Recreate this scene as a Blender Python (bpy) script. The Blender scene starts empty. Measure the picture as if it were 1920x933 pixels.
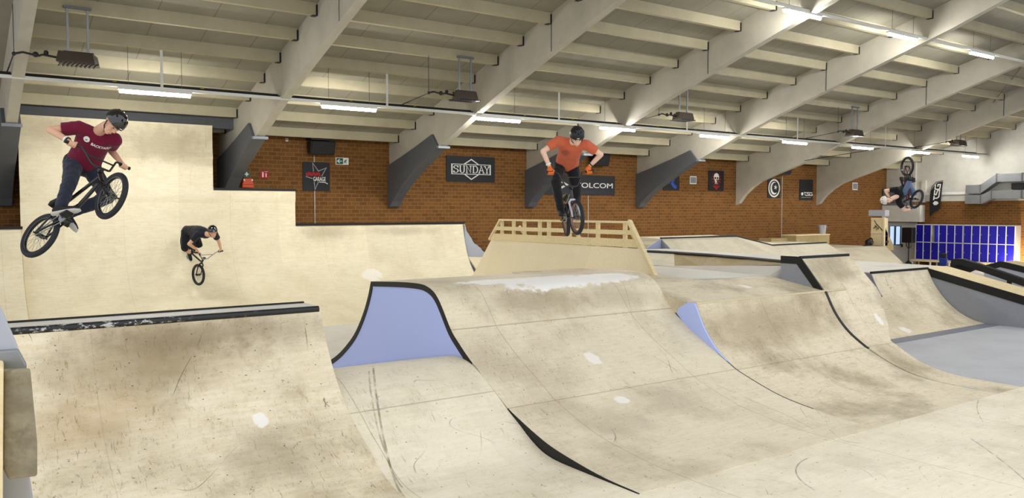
import bpy, bmesh, math, random
from mathutils import Vector, Matrix, noise
from mathutils.bvhtree import BVHTree
random.seed(7)
scene = bpy.context.scene
COL = scene.collection
V = Vector
PI = math.pi

# ------------------------------------------------------------------ camera
F_PX, CAM_H = 1531.0, 2.7
YAW, PITCH = math.radians(54.55), math.atan(73.5 / 1531.0)
FW = V((math.cos(YAW) * math.cos(PITCH), math.sin(YAW) * math.cos(PITCH), -math.sin(PITCH)))
RT = V((math.sin(YAW), -math.cos(YAW), 0.0))
UP = RT.cross(FW)
EYE = V((0, 0, CAM_H))
cd = bpy.data.cameras.new('camera')
cam = bpy.data.objects.new('camera', cd)
COL.objects.link(cam)
cd.sensor_fit = 'HORIZONTAL'
cd.sensor_width = 36.0
cd.lens = 36.0 * F_PX / 1920.0
cd.clip_start, cd.clip_end = 0.05, 300
cam.matrix_world = Matrix((
    (RT.x, UP.x, -FW.x, EYE.x), (RT.y, UP.y, -FW.y, EYE.y), (RT.z, UP.z, -FW.z, EYE.z), (0, 0, 0, 1)))
scene.camera = cam


def at(u, v, X=None, Y=None, h=None, z=None):
    """survey point: where the sight line through (u, v) meets a known plane of the hall"""
    d = FW + RT * ((u - 960) / F_PX) - UP * ((v - 466.5) / F_PX)
    if X is not None: t = X / d.x
    elif Y is not None: t = Y / d.y
    elif h is not None: t = (h - CAM_H) / d.z
    else: t = z
    return EYE + d * t


# ------------------------------------------------------------------ materials
def lin(c):
    return tuple((x / 12.92 if x <= 0.04045 else ((x + 0.055) / 1.055) ** 2.4) for x in c)


def rgb(r, g, b):
    return lin((r / 255, g / 255, b / 255)) + (1.0,)


class NT:
    def __init__(s, name):
        s.m = bpy.data.materials.new(name)
        s.m.use_nodes = True
        s.t = s.m.node_tree
        s.t.nodes.clear()
        s.out = s.n('ShaderNodeOutputMaterial')
        s.b = s.n('ShaderNodeBsdfPrincipled')
        s.l(s.b.outputs[0], s.out.inputs[0])

    def n(s, typ, **k):
        nd = s.t.nodes.new(typ)
        for a, b in k.items(): setattr(nd, a, b)
        return nd

    def l(s, a, b): s.t.links.new(a, b)

    def put(s, sock, v):
        if hasattr(v, 'bl_idname') or hasattr(v, 'links'): s.l(v, sock)
        else: sock.default_value = v

    def math(s, op, a, b=0.0, c=None):
        nd = s.n('ShaderNodeMath', operation=op)
        s.put(nd.inputs[0], a); s.put(nd.inputs[1], b)
        if c is not None: s.put(nd.inputs[2], c)
        return nd.outputs[0]

    def mix(s, f, a, b, blend='MIX'):
        nd = s.n('ShaderNodeMix', data_type='RGBA', blend_type=blend)
        s.put(nd.inputs[0], f); s.put(nd.inputs[6], a); s.put(nd.inputs[7], b)
        return nd.outputs[2]

    def pos(s): return s.n('ShaderNodeNewGeometry').outputs['Position']

    def vmul(s, v, k):
        nd = s.n('ShaderNodeVectorMath', operation='MULTIPLY')
        s.put(nd.inputs[0], v); nd.inputs[1].default_value = k
        return nd.outputs[0]

    def noise(s, vec, scale, detail=4, rough=0.55, dist=0.0):
        nd = s.n('ShaderNodeTexNoise')
        s.l(vec, nd.inputs['Vector'])
        nd.inputs['Scale'].default_value = scale
        nd.inputs['Detail'].default_value = detail
        nd.inputs['Roughness'].default_value = rough
        nd.inputs['Distortion'].default_value = dist
        return nd.outputs[0]

    def ramp(s, f, lo, hi):
        nd = s.n('ShaderNodeMapRange', interpolation_type='SMOOTHSTEP')
        s.put(nd.inputs[0], f); nd.inputs[1].default_value = lo; nd.inputs[2].default_value = hi
        return nd.outputs[0]

    def sep(s, v):
        nd = s.n('ShaderNodeSeparateXYZ'); s.l(v, nd.inputs[0]); return nd.outputs

    def bump(s, h, strength=0.2, dist=0.01):
        nd = s.n('ShaderNodeBump')
        nd.inputs['Strength'].default_value = strength
        nd.inputs['Distance'].default_value = dist
        s.l(h, nd.inputs['Height']); s.l(nd.outputs[0], s.b.inputs['Normal'])


MATS = {}


def flat(name, col, rough=0.6, metal=0.0, var=0.12, scale=6.0, spec=0.4, coat=0.0):
    """plain painted / plastic / cloth surface with a little procedural mottling"""
    if name in MATS: return MATS[name]
    t = NT(name)
    f = t.noise(t.pos(), scale, 3)
    c2 = tuple(x * (1 - var * 1.6) for x in col[:3]) + (1,)
    t.put(t.b.inputs['Base Color'], t.mix(f, col, c2))
    t.b.inputs['Roughness'].default_value = rough
    t.b.inputs['Metallic'].default_value = metal
    t.b.inputs['Specular IOR Level'].default_value = spec
    t.b.inputs['Coat Weight'].default_value = coat
    MATS[name] = t.m
    return t.m


def glow(name, col, strength):
    t = NT(name)
    t.b.inputs['Base Color'].default_value = (0.8, 0.8, 0.8, 1)
    t.b.inputs['Emission Color'].default_value = col
    t.b.inputs['Emission Strength'].default_value = strength
    MATS[name] = t.m
    return t.m


def ply(name, c1, c2, dirt=0.3, dirtcol=(122, 106, 78), worn=(), stain=(), seams_y=(), seam_x=1.22, marks=0.5, screws=True, rings=(), seam_k=0.4):
    t = NT(name)
    p = t.pos()
    x, y, z = t.sep(p)
    grain = t.noise(t.vmul(p, (1.2, 9.0, 9.0)), 3.0, 5, 0.65)
    blotch = t.noise(p, 0.9, 4, 0.6)
    fine = t.noise(p, 22.0, 3, 0.6)
    col = t.mix(t.ramp(grain, 0.3, 0.7), rgb(*c1), rgb(*c2))
    # sheet to sheet difference
    cell = t.n('ShaderNodeCombineXYZ')
    t.l(t.math('FLOOR', t.math('DIVIDE', x, seam_x * 2)), cell.inputs[0])
    t.l(t.math('FLOOR', t.math('DIVIDE', t.math('ADD', y, 0.37), 1.22)), cell.inputs[1])
    wn = t.n('ShaderNodeTexWhiteNoise', noise_dimensions='3D'); t.l(cell.outputs[0], wn.inputs[0])
    col = t.mix(t.math('MULTIPLY', wn.outputs[0], 0.16), col, rgb(*[int(a * 0.72) for a in c2]))
    # rubbed-in dirt
    d = t.math('MULTIPLY', t.ramp(blotch, 0.42, 0.72), dirt)
    d = t.math('ADD', d, t.math('MULTIPLY', t.ramp(t.noise(p, 7.0, 6, 0.72), 0.5, 0.75), dirt * 0.55))
    d = t.math('ADD', d, t.math('MULTIPLY', t.ramp(fine, 0.56, 0.7), dirt * 0.35))
    col = t.mix(d, col, rgb(*dirtcol))
    edge = t.math('MULTIPLY', t.math('SUBTRACT', t.noise(p, 3.5, 6, 0.7), 0.5), 1.5)
    for (cx, cy, cz, rx, ry, rz, k, sc) in stain:
        col = patch(t, col, p, edge, (cx, cy, cz), (rx, ry, rz), k, rgb(*sc), 0.2, 1.2)
    # tyre marks: thin contour lines of two soft noises
    if marks:
        for sc, w, off in ((0.55, 0.0018, 3.1), (0.9, 0.0016, 11.7)):
            ad = t.n('ShaderNodeVectorMath', operation='ADD'); t.l(p, ad.inputs[0]); ad.inputs[1].default_value = (off, off * 2, 0)
            m = t.math('ABSOLUTE', t.math('SUBTRACT', t.noise(ad.outputs[0], sc, 1, 0.3), 0.5))
            line = t.math('SUBTRACT', 1.0, t.ramp(m, w * 0.3, w))
            line = t.math('MULTIPLY', line, t.ramp(t.noise(p, 1.7, 3), 0.52, 0.66))
            col = t.mix(t.math('MULTIPLY', line, marks), col, rgb(84, 74, 58))
        sk = t.noise(t.vmul(p, (3.2, 1.0, 1.6)), 9.0, 2, 0.5, 1.2)
        col = t.mix(t.math('MULTIPLY', t.ramp(sk, 0.71, 0.76), marks * 0.8), col, rgb(80, 70, 56))
        # short scratches running down the slope
        s2 = t.noise(t.vmul(p, (13.0, 2.2, 2.2)), 3.8, 3, 0.6, 0.8)
        col = t.mix(t.math('MULTIPLY', t.math('MULTIPLY', t.ramp(s2, 0.60, 0.68), t.ramp(blotch, 0.38, 0.6)), marks * 0.6), col, rgb(112, 98, 74))
        s3 = t.noise(t.vmul(p, (5.0, 14.0, 9.0)), 3.4, 2, 0.5, 2.0)
        col = t.mix(t.math('MULTIPLY', t.ramp(s3, 0.70, 0.73), marks * 0.8), col, rgb(70, 62, 50))
    # tyre skids: parts of circles seen from above
    for (cx, cy, R, wd, k, xa, xb, ya, yb) in rings:
        dx = t.math('SUBTRACT', x, cx); dy = t.math('SUBTRACT', y, cy)
        rr = t.math('SQRT', t.math('ADD', t.math('MULTIPLY', dx, dx), t.math('MULTIPLY', dy, dy)))
        f = t.math('LESS_THAN', t.math('ABSOLUTE', t.math('SUBTRACT', rr, R)), wd)
        for c_, lo, hi in ((x, xa, xb), (y, ya, yb)):
            f = t.math('MULTIPLY', f, t.math('MULTIPLY', t.math('GREATER_THAN', c_, lo), t.math('LESS_THAN', c_, hi)))
        f = t.math('MULTIPLY', f, t.ramp(t.noise(p, 6, 4), 0.3, 0.6))
        col = t.mix(t.math('MULTIPLY', f, k), col, rgb(92, 80, 60))
    # sheet seams
    sx = t.math('ABSOLUTE', t.math('SUBTRACT', t.math('FRACT', t.math('DIVIDE', x, seam_x * 2)), 0.5))
    line = t.math('LESS_THAN', sx, 0.0022)
    for yy in seams_y:
        line = t.math('MAXIMUM', line, t.math('LESS_THAN', t.math('ABSOLUTE', t.math('SUBTRACT', y, yy)), 0.007))
    col = t.mix(t.math('MULTIPLY', line, seam_k), col, rgb(120, 104, 78))
    if screws:
        fx = t.math('ABSOLUTE', t.math('SUBTRACT', t.math('FRACT', t.math('DIVIDE', x, 0.61)), 0.5))
        fy = t.math('ABSOLUTE', t.math('SUBTRACT', t.math('FRACT', t.math('DIVIDE', t.math('ADD', y, z), 0.33)), 0.5))
        r = t.math('ADD', t.math('POWER', t.math('MULTIPLY', fx, 0.61), 2.0), t.math('POWER', t.math('MULTIPLY', fy, 0.33), 2.0))
        col = t.mix(t.math('MULTIPLY', t.math('LESS_THAN', r, 0.00007), 0.75), col, rgb(60, 52, 42))
    for (cx, cy, cz, rx, ry, rz, k) in worn:
        col = patch(t, col, p, edge, (cx, cy, cz), (rx, ry, rz), k, rgb(252, 250, 246), 0.6, 0.85)
    t.put(t.b.inputs['Base Color'], col)
    t.b.inputs['Roughness'].default_value = 0.55
    t.b.inputs['Specular IOR Level'].default_value = 0.35
    MATS[name] = t.m
    return t.m


def patch(t, col, p, edge, c, r, k, colr, lo, hi):
    s = t.n('ShaderNodeVectorMath', operation='SUBTRACT'); t.l(p, s.inputs[0]); s.inputs[1].default_value = c
    q = t.vmul(s.outputs[0], tuple(1 / a for a in r))
    ln = t.n('ShaderNodeVectorMath', operation='LENGTH'); t.l(q, ln.inputs[0])
    f = t.math('ADD', ln.outputs['Value'], edge)
    f = t.math('SUBTRACT', 1.0, t.ramp(f, lo, hi))
    return t.mix(t.math('MULTIPLY', f, k), col, colr)


def brick(name, axis):
    t = NT(name)
    x, y, z = t.sep(t.pos())
    c = t.n('ShaderNodeCombineXYZ')
    t.l((x, y)[axis == 'Y'], c.inputs[0]); t.l(z, c.inputs[1])
    b = t.n('ShaderNodeTexBrick')
    t.l(c.outputs[0], b.inputs['Vector'])
    b.inputs['Color1'].default_value = rgb(128, 86, 40)
    b.inputs['Color2'].default_value = rgb(104, 68, 31)
    b.inputs['Mortar'].default_value = rgb(150, 112, 68)
    b.inputs['Scale'].default_value = 1.0
    b.inputs['Mortar Size'].default_value = 0.009
    b.inputs['Mortar Smooth'].default_value = 0.3
    b.inputs['Bias'].default_value = 0.0
    b.inputs['Brick Width'].default_value = 0.245
    b.inputs['Row Height'].default_value = 0.113
    f = t.noise(c.outputs[0], 9.0, 4, 0.7)
    col = t.mix(t.math('MULTIPLY', f, 0.45), b.outputs[0], rgb(94, 64, 28))
    t.put(t.b.inputs['Base Color'], col)
    t.b.inputs['Roughness'].default_value = 0.8
    t.b.inputs['Specular IOR Level'].default_value = 0.25
    t.bump(b.outputs['Fac'], -0.25, 0.01)
    MATS[name] = t.m
    return t.m


def paint(name, col, seam=None, rough=0.7, var=0.07):
    """painted boards; thin dark joints every `seam` metres along X"""
    t = NT(name)
    p = t.pos()
    x, y, z = t.sep(p)
    f = t.noise(p, 1.3, 5, 0.65)
    c2 = tuple(a * (1 - var * 2.4) for a in col[:3]) + (1,)
    c = t.mix(t.ramp(f, 0.3, 0.75), col, c2)
    c = t.mix(t.math('MULTIPLY', t.noise(p, 30, 2), var), c, c2)
    if seam:
        s = t.math('ABSOLUTE', t.math('SUBTRACT', t.math('FRACT', t.math('DIVIDE', x, seam)), 0.5))
        c = t.mix(t.math('MULTIPLY', t.math('LESS_THAN', s, 0.010), 0.45), c, rgb(70, 66, 58))
    t.put(t.b.inputs['Base Color'], c)
    t.b.inputs['Roughness'].default_value = rough
    t.b.inputs['Specular IOR Level'].default_value = 0.25
    MATS[name] = t.m
    return t.m


# ------------------------------------------------------------------ mesh helpers
ORIGIN = {}


class MB:
    """collects geometry in hall coordinates, builds ONE mesh object"""

    def __init__(s): s.v, s.f, s.fm = [], [], []

    def add(s, vs, fs, mi=0):
        o = len(s.v)
        s.v += [V(a) for a in vs]
        s.f += [tuple(i + o for i in f) for f in fs]
        s.fm += [mi] * len(fs)
        return s

    def box(s, a, b, M=None):
        x0, y0, z0 = a; x1, y1, z1 = b
        vs = [(x0, y0, z0), (x1, y0, z0), (x1, y1, z0), (x0, y1, z0), (x0, y0, z1), (x1, y0, z1), (x1, y1, z1), (x0, y1, z1)]
        if M: vs = [M @ V(q) for q in vs]
        return s.add(vs, [(0, 3, 2, 1), (4, 5, 6, 7), (0, 1, 5, 4), (1, 2, 6, 5), (2, 3, 7, 6), (3, 0, 4, 7)])

    def tube(s, pts, r, n=10, cap=True, r2=None):
        """round tube along a polyline; r may be a list"""
        pts = [V(p) for p in pts]
        rs = r if isinstance(r, (list, tuple)) else [r] * len(pts)
        rings = []
        prev = None
        for i, p in enumerate(pts):
            d = (pts[min(i + 1, len(pts) - 1)] - pts[max(i - 1, 0)]).normalized()
            if prev is None:
                a = V((0, 0, 1)) if abs(d.z) < 0.9 else V((1, 0, 0))
                e1 = d.cross(a).normalized()
            else:
                e1 = (prev - d * prev.dot(d)).normalized()
            prev = e1
            e2 = d.cross(e1)
            rings.append([p + (e1 * math.cos(2 * PI * k / n) + e2 * math.sin(2 * PI * k / n)) * rs[i] for k in range(n)])
        vs = [q for r_ in rings for q in r_]
        fs = []
        for i in range(len(rings) - 1):
            for k in range(n):
                k2 = (k + 1) % n
                fs.append((i * n + k, i * n + k2, (i + 1) * n + k2, (i + 1) * n + k))
        if cap:
            fs.append(tuple(range(n - 1, -1, -1)))
            fs.append(tuple((len(rings) - 1) * n + k for k in range(n)))
        return s.add(vs, fs)

    def bar(s, a, b, w, h, up=(0, 0, 1)):
        """square bar from a to b, width w across, height h along up"""
        a, b = V(a), V(b)
        d = (b - a).normalized(); up = V(up)
        e1 = d.cross(up)
        if e1.length < 1e-4: e1 = d.cross(V((1, 0, 0)))
        e1.normalize(); e2 = e1.cross(d)
        q = [(-1, -1), (1, -1), (1, 1), (-1, 1)]
        vs = [p + e1 * (i * w / 2) + e2 * (j * h / 2) for p in (a, b) for i, j in q]
        return s.add(vs, [(3, 2, 1, 0), (4, 5, 6, 7), (0, 1, 5, 4), (1, 2, 6, 5), (2, 3, 7, 6), (3, 0, 4, 7)])

    def ball(s, c, r, M=None, n=12, m=8):
        """ellipsoid; r scalar or 3 radii along the columns of M"""
        c = V(c)
        rr = (r, r, r) if not isinstance(r, (tuple, list)) else r
        M = M or Matrix.Identity(3)
        vs = [c + M @ V((0, 0, rr[2]))]
        for i in range(1, m):
            th = PI * i / m
            for k in range(n):
                ph = 2 * PI * k / n
                vs.append(c + M @ V((rr[0] * math.sin(th) * math.cos(ph), rr[1] * math.sin(th) * math.sin(ph), rr[2] * math.cos(th))))
        vs.append(c + M @ V((0, 0, -rr[2])))
        fs = [(0, 1 + k, 1 + (k + 1) % n) for k in range(n)]
        for i in range(m - 2):
            for k in range(n):
                a = 1 + i * n + k; b = 1 + i * n + (k + 1) % n
                fs.append((a, a + n, b + n, b))
        L = len(vs) - 1
        o = 1 + (m - 2) * n
        fs += [(L, o + (k + 1) % n, o + k) for k in range(n)]
        return s.add(vs, fs)

    def loft(s, secs, n=16):
        """closed tube through elliptical sections (centre, e1, e2)"""
        vs, fs = [], []
        for c, a, b in secs:
            for k in range(n):
                t = 2 * PI * k / n
                vs.append(V(c) + V(a) * math.cos(t) + V(b) * math.sin(t))
        for i in range(len(secs) - 1):
            for k in range(n):
                k2 = (k + 1) % n
                fs.append((i * n + k, i * n + k2, (i + 1) * n + k2, (i + 1) * n + k))
        fs.append(tuple(range(n - 1, -1, -1)))
        fs.append(tuple((len(secs) - 1) * n + k for k in range(n)))
        return s.add(vs, fs)

    def prism(s, poly, axis_vec):
        """planar polygon (3-D points) pushed along axis_vec"""
        poly = [V(p) for p in poly]; ax = V(axis_vec); n = len(poly)
        vs = poly + [p + ax for p in poly]
        fs = [tuple(range(n - 1, -1, -1)), tuple(range(n, 2 * n))]
        fs += [(i, (i + 1) % n, n + (i + 1) % n, n + i) for i in range(n)]
        return s.add(vs, fs)

    def lathe(s, prof, c, ax=(0, 0, 1), n=24):
        """prof: (radius, offset along ax) pairs; closed ring when first == last"""
        c = V(c); ax = V(ax).normalized()
        e1 = ax.cross(V((1, 0, 0)) if abs(ax.x) < 0.9 else V((0, 1, 0))).normalized(); e2 = ax.cross(e1)
        m = len(prof)
        vs = [c + ax * o + (e1 * math.cos(2 * PI * k / n) + e2 * math.sin(2 * PI * k / n)) * r for k in range(n) for r, o in prof]
        fs = [(k * m + i, k * m + i + 1, ((k + 1) % n) * m + i + 1, ((k + 1) % n) * m + i) for k in range(n) for i in range(m - 1)]
        return s.add(vs, fs)

    def mesh(s, name, org=V((0, 0, 0)), fix=True):
        me = bpy.data.meshes.new(name)
        me.from_pydata([p - org for p in s.v], [], s.f)
        if fix:
            bm = bmesh.new(); bm.from_mesh(me)
            bmesh.ops.recalc_face_normals(bm, faces=bm.faces[:])
            bm.to_mesh(me); bm.free()
        return me

    def build(s, name, mat, parent=None, smooth=None, loc=None, bevel=0.0):
        org = V(loc) if loc is not None else (ORIGIN[parent.name] if parent else V((0, 0, 0)))
        me = s.mesh(name, org)
        return place(name, me, mat, parent, smooth, org if parent is None else V((0, 0, 0)), bevel, org)


def place(name, me, mat, parent=None, smooth=None, loc=(0, 0, 0), bevel=0.0, org=None):
    if mat:
        me.materials.append(mat)
    if smooth is not None:
        for p in me.polygons: p.use_smooth = True
        if smooth < 180: me.set_sharp_from_angle(angle=math.radians(smooth))
    o = bpy.data.objects.new(name, me)
    COL.objects.link(o)
    o.location = loc
    if parent: o.parent = parent
    ORIGIN[o.name] = V(org) if org is not None else V(loc)
    if bevel:
        b = o.modifiers.new('bevel', 'BEVEL'); b.width = bevel; b.segments = 2; b.limit_method = 'ANGLE'
    return o


def tag(o, label=None, cat=None, group=None, kind=None):
    if label: o['label'] = label
    if cat: o['category'] = cat
    if group: o['group'] = group
    if kind: o['kind'] = kind
    return o


def thing(name, loc, label, cat, group=None):
    o = bpy.data.objects.new(name, None)
    COL.objects.link(o)
    o.location = loc
    o.empty_display_size = 0.1
    ORIGIN[o.name] = V(loc)
    return tag(o, label, cat, group)


def copy_thing(root, loc, label=None, group=None):
    """a thing with copies of its parts and sub-parts"""
    def rec(o, par):
        c = o.copy(); COL.objects.link(c)
        if par: c.parent = par
        for ch in [k for k in bpy.data.objects if k.parent == o]: rec(ch, c)
        return c
    r = rec(root, None)
    r.location = loc
    ORIGIN[r.name] = V(loc)
    if label: r['label'] = label
    if group: r['group'] = group
    return r


def spline(pts, n=6):
    """Catmull-Rom through 2-D points"""
    out = []
    P = [V((a, b)) for a, b in pts]
    for i in range(len(P) - 1):
        p0 = P[i - 1] if i else P[0] * 2 - P[1]
        p1, p2 = P[i], P[i + 1]
        p3 = P[i + 2] if i + 2 < len(P) else P[-1] * 2 - P[-2]
        for k in range(n):
            t = k / n
            q = 0.5 * ((2 * p1) + (p2 - p0) * t + (2 * p0 - 5 * p1 + 4 * p2 - p3) * t * t + (3 * p1 - p0 - 3 * p2 + p3) * t ** 3)
            out.append((q.x, q.y))
    out.append((P[-1].x, P[-1].y))
    return out


def sheet(mb, prof, x0, x1, th=0.03, nx=4, axis='X'):
    """riding surface: profile [(s, h)] swept from x0 to x1 (numbers or functions of profile index), th thick"""
    m = len(prof)
    f0 = x0 if callable(x0) else (lambda i: x0)
    f1 = x1 if callable(x1) else (lambda i: x1)
    def pt(x, s_, h): return (x, s_, h) if axis == 'X' else (s_, x, h)
    top, bot = [], []
    for i, (s_, h) in enumerate(prof):
        a = prof[max(i - 1, 0)]; b = prof[min(i + 1, m - 1)]
        dx, dy = b[0] - a[0], b[1] - a[1]; L = math.hypot(dx, dy) or 1
        nx_, ny_ = -dy / L, dx / L
        if ny_ < 0 or (abs(ny_) < 1e-6 and nx_ > 0): nx_, ny_ = -nx_, -ny_
        for j in range(nx + 1):
            x = f0(i) + (f1(i) - f0(i)) * j / nx
            top.append(pt(x, s_, h)); bot.append(pt(x, s_ - nx_ * th, h - ny_ * th))
    w = nx + 1
    N = m * w
    fs = []
    for i in range(m - 1):
        for j in range(nx):
            a = i * w + j
            fs.append((a, a + 1, a + w + 1, a + w)); fs.append((N + a, N + a + w, N + a + w + 1, N + a + 1))
        a = i * w; fs.append((a, a + w, N + a + w, N + a))
        a = i * w + nx; fs.append((a, N + a, N + a + w, a + w))
    for j in range(nx):
        fs.append((j, N + j, N + j + 1, j + 1))
        a = (m - 1) * w + j; fs.append((a, a + 1, N + a + 1, N + a))
    mb.add(top + bot, fs)
    return mb


def side(mb, prof, x, th, base=0.0):
    """side panel filling the profile down to base, in the plane X = x, thickness th (signed)"""
    inn = []
    for i, (s_, h) in enumerate(prof):
        p, q = prof[max(i - 1, 0)], prof[min(i + 1, len(prof) - 1)]
        dx, dy = q[0] - p[0], q[1] - p[1]; L = math.hypot(dx, dy) or 1
        inn.append((s_ + dy / L * .014, max(h - dx / L * .014, base)))
    prof = inn
    poly = [(x, s_, h) for s_, h in prof]
    if prof[-1][1] > base + 1e-3: poly.append((x, prof[-1][0], base))
    if prof[0][1] > base + 1e-3: poly.append((x, prof[0][0], base))
    return mb.prism(poly, (th, 0, 0))


def edge_strip(mb, prof, x, th, w):
    """band of width w just under the profile on the plane X = x, standing th proud"""
    m = len(prof)
    inner = []
    for i, (s_, h) in enumerate(prof):
        a = prof[max(i - 1, 0)]; b = prof[min(i + 1, m - 1)]
        dx, dy = b[0] - a[0], b[1] - a[1]; L = math.hypot(dx, dy) or 1
        nx_, ny_ = -dy / L, dx / L
        if dx < 0: nx_, ny_ = -nx_, -ny_
        inner.append((s_ - nx_ * w, max(h - ny_ * w, 0.0)))
    vs = [(x, a, b) for a, b in prof] + [(x, a, b) for a, b in inner]
    vs += [(x + th, a, b) for a, b in prof] + [(x + th, a, b) for a, b in inner]
    fs = []
    for i in range(m - 1):
        fs += [(i, i + 1, m + i + 1, m + i), (2 * m + i, 3 * m + i, 3 * m + i + 1, 2 * m + i + 1),
               (i, 2 * m + i, 2 * m + i + 1, i + 1), (m + i, m + i + 1, 3 * m + i + 1, 3 * m + i)]
    fs += [(0, m, 3 * m, 2 * m), (m - 1, 3 * m - 1, 4 * m - 1, 2 * m - 1)]
    mb.add(vs, fs)
    return mb


def text_mesh(body, size, name='text', bold=0.0, sx=1.0, spacing=1.0):
    """flat letter outlines as (verts, faces) in the XY plane, centred"""
    cu = bpy.data.curves.new(name, 'FONT')
    cu.body = body; cu.size = size; cu.offset = bold; cu.space_character = spacing
    cu.align_x = 'CENTER'; cu.align_y = 'CENTER'
    cu.resolution_u = 4
    o = bpy.data.objects.new(name, cu); COL.objects.link(o)
    dg = bpy.context.evaluated_depsgraph_get()
    me = bpy.data.meshes.new_from_object(o.evaluated_get(dg))
    vs = [(v.co.x * sx, v.co.y) for v in me.vertices]; fs = [tuple(p.vertices) for p in me.polygons]
    bpy.data.objects.remove(o); bpy.data.curves.remove(cu); bpy.data.meshes.remove(me)
    return vs, fs


def stroke(mb, pts, w, plane):
    """flat line of width w through 2-D points; plane maps (a, b) -> 3-D"""
    P = [V((a, b)) for a, b in pts]
    closed = (P[0] - P[-1]).length < 1e-6
    n = len(P)
    L, R = [], []
    for i, p in enumerate(P):
        a = P[i - 1] if i else (P[-2] if closed else None)
        b = P[i + 1] if i < n - 1 else (P[1] if closed else None)
        d1 = (p - a).normalized() if a is not None else None
        d2 = (b - p).normalized() if b is not None else None
        n1 = V((-d1.y, d1.x)) if d1 is not None else None
        n2 = V((-d2.y, d2.x)) if d2 is not None else None
        if n1 is None: nn = n2
        elif n2 is None: nn = n1
        else:
            nn = (n1 + n2)
            nn = nn.normalized() if nn.length > 1e-4 else n1
            nn = nn / max(0.45, nn.dot(n1))
        L.append(p + nn * w / 2); R.append(p - nn * w / 2)
    vs = [plane(q.x, q.y) for q in L + R]
    return mb.add(vs, [(i, i + 1, n + i + 1, n + i) for i in range(n - 1)])


def solid(mb, t):
    """give a flat drawing (all faces) a thickness vector t; separate strokes are staggered so they never coincide"""
    n = len(mb.v); t = V(t)
    par = list(range(n))
    def root(i):
        while par[i] != i: i = par[i]
        return i
    for f in mb.f:
        for i in f[1:]:
            a, b = root(f[0]), root(i)
            if a != b: par[max(a, b)] = min(a, b)
    rs = sorted({root(i) for i in range(n)}); idx = {r: k for k, r in enumerate(rs)}
    tn = t.normalized()
    mb.v = [p + tn * (.0004 * idx[root(i)]) for i, p in enumerate(mb.v)]
    cnt = {}
    for f in mb.f:
        for i in range(len(f)):
            e = tuple(sorted((f[i], f[(i + 1) % len(f)]))); cnt[e] = cnt.get(e, 0) + 1
    mb.v += [p + t for p in mb.v]
    fs = list(mb.f)
    mb.f += [tuple(i + n for i in reversed(f)) for f in fs]
    mb.f += [(a, b, b + n, a + n) for (a, b), c in cnt.items() if c == 1]
    mb.fm = [0] * len(mb.f)
    return mb


def remesh(mb, voxel, smooth_it=4, wr=0.0, wr_scale=9.0, seed=0.0):
    """one continuous skin over overlapping lumps"""
    me = bpy.data.meshes.new('tmp')
    me.from_pydata([tuple(p) for p in mb.v], [], mb.f)
    bm = bmesh.new(); bm.from_mesh(me)
    bmesh.ops.recalc_face_normals(bm, faces=bm.faces[:])
    bm.to_mesh(me); bm.free()
    o = bpy.data.objects.new('tmp', me); COL.objects.link(o)
    r = o.modifiers.new('r', 'REMESH'); r.mode = 'VOXEL'; r.voxel_size = voxel
    s = o.modifiers.new('s', 'SMOOTH'); s.factor = 0.5; s.iterations = smooth_it
    dg = bpy.context.evaluated_depsgraph_get()
    out = bpy.data.meshes.new_from_object(o.evaluated_get(dg))
    bpy.data.objects.remove(o); bpy.data.meshes.remove(me)
    if wr:
        ns = [v.normal.copy() for v in out.vertices]
        for v, nn in zip(out.vertices, ns):
            q = v.co * wr_scale + V((seed, seed * 2, seed))
            a = noise.noise(q + V((0, 0, 0))) + 0.6 * noise.noise(V((q.x * 2.3, q.y * 2.3, q.z * 0.9)))
            v.co += nn * (wr * a)
    return out
# ------------------------------------------------------------------ palette
M_CONC = paint('concrete_grey', rgb(188, 190, 195), None, 0.6, 0.05)
M_CEIL = paint('ceiling_boards_cream', rgb(150, 146, 131), 1.02)
M_BEAM = paint('beam_paint_cream', rgb(189, 184, 170), None)
M_PURL = paint('purlin_paint_cream', rgb(180, 172, 146), None)
M_BRX = brick('brick_along_hall', 'X')
M_BRY = brick('brick_end_wall', 'Y')
M_WALLW = paint('painted_wall_white', rgb(212, 210, 200), None)
M_GREYP = flat('grey_paint', rgb(112, 116, 122), 0.6, var=0.08)
M_DKGREY = flat('dark_grey_cladding', rgb(92, 94, 98), 0.7, var=0.1)
M_LGREY = flat('light_grey_paint', rgb(176, 180, 190), 0.6, var=0.06)
M_BLACK = flat('black_paint', rgb(17, 18, 19), 0.5, var=0.2)
M_BLKPL = flat('black_plastic', rgb(22, 23, 26), 0.4, var=0.1)
M_STEEL = flat('galvanised_steel', rgb(150, 154, 158), 0.45, 0.55, 0.2, 3.0)
M_ALU = flat('white_aluminium', rgb(212, 212, 206), 0.4, 0.1, 0.05)
M_WHITE = flat('white_print', rgb(232, 231, 226), 0.6, var=0.03)
M_RED = flat('red_print', rgb(176, 22, 30), 0.6, var=0.08)
M_BLUEPR = flat('blue_print', rgb(52, 92, 200), 0.6, var=0.2, scale=14)
M_PANEL = flat('poster_black', rgb(27, 28, 33), 0.6, var=0.12)
M_TUBE = glow('tube_light', (1.0, 0.98, 0.93, 1), 105.0)
M_BROWN = flat('heater_brown', rgb(66, 54, 44), 0.5, 0.3, 0.15)
M_LOCK = flat('locker_blue', rgb(22, 20, 150), 0.35, 0.0, 0.08, spec=0.5)
M_GREEN = flat('safety_green', rgb(10, 84, 66), 0.5, var=0.05)
M_ORANGE = flat('orange_case', rgb(214, 78, 22), 0.45, var=0.06)
M_WOODNEW = ply('new_pine_board', (240, 224, 182), (226, 206, 158), 0.04, marks=0, screws=False)
M_DOOR = flat('door_grey', rgb(206, 210, 206), 0.5, var=0.04)
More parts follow.
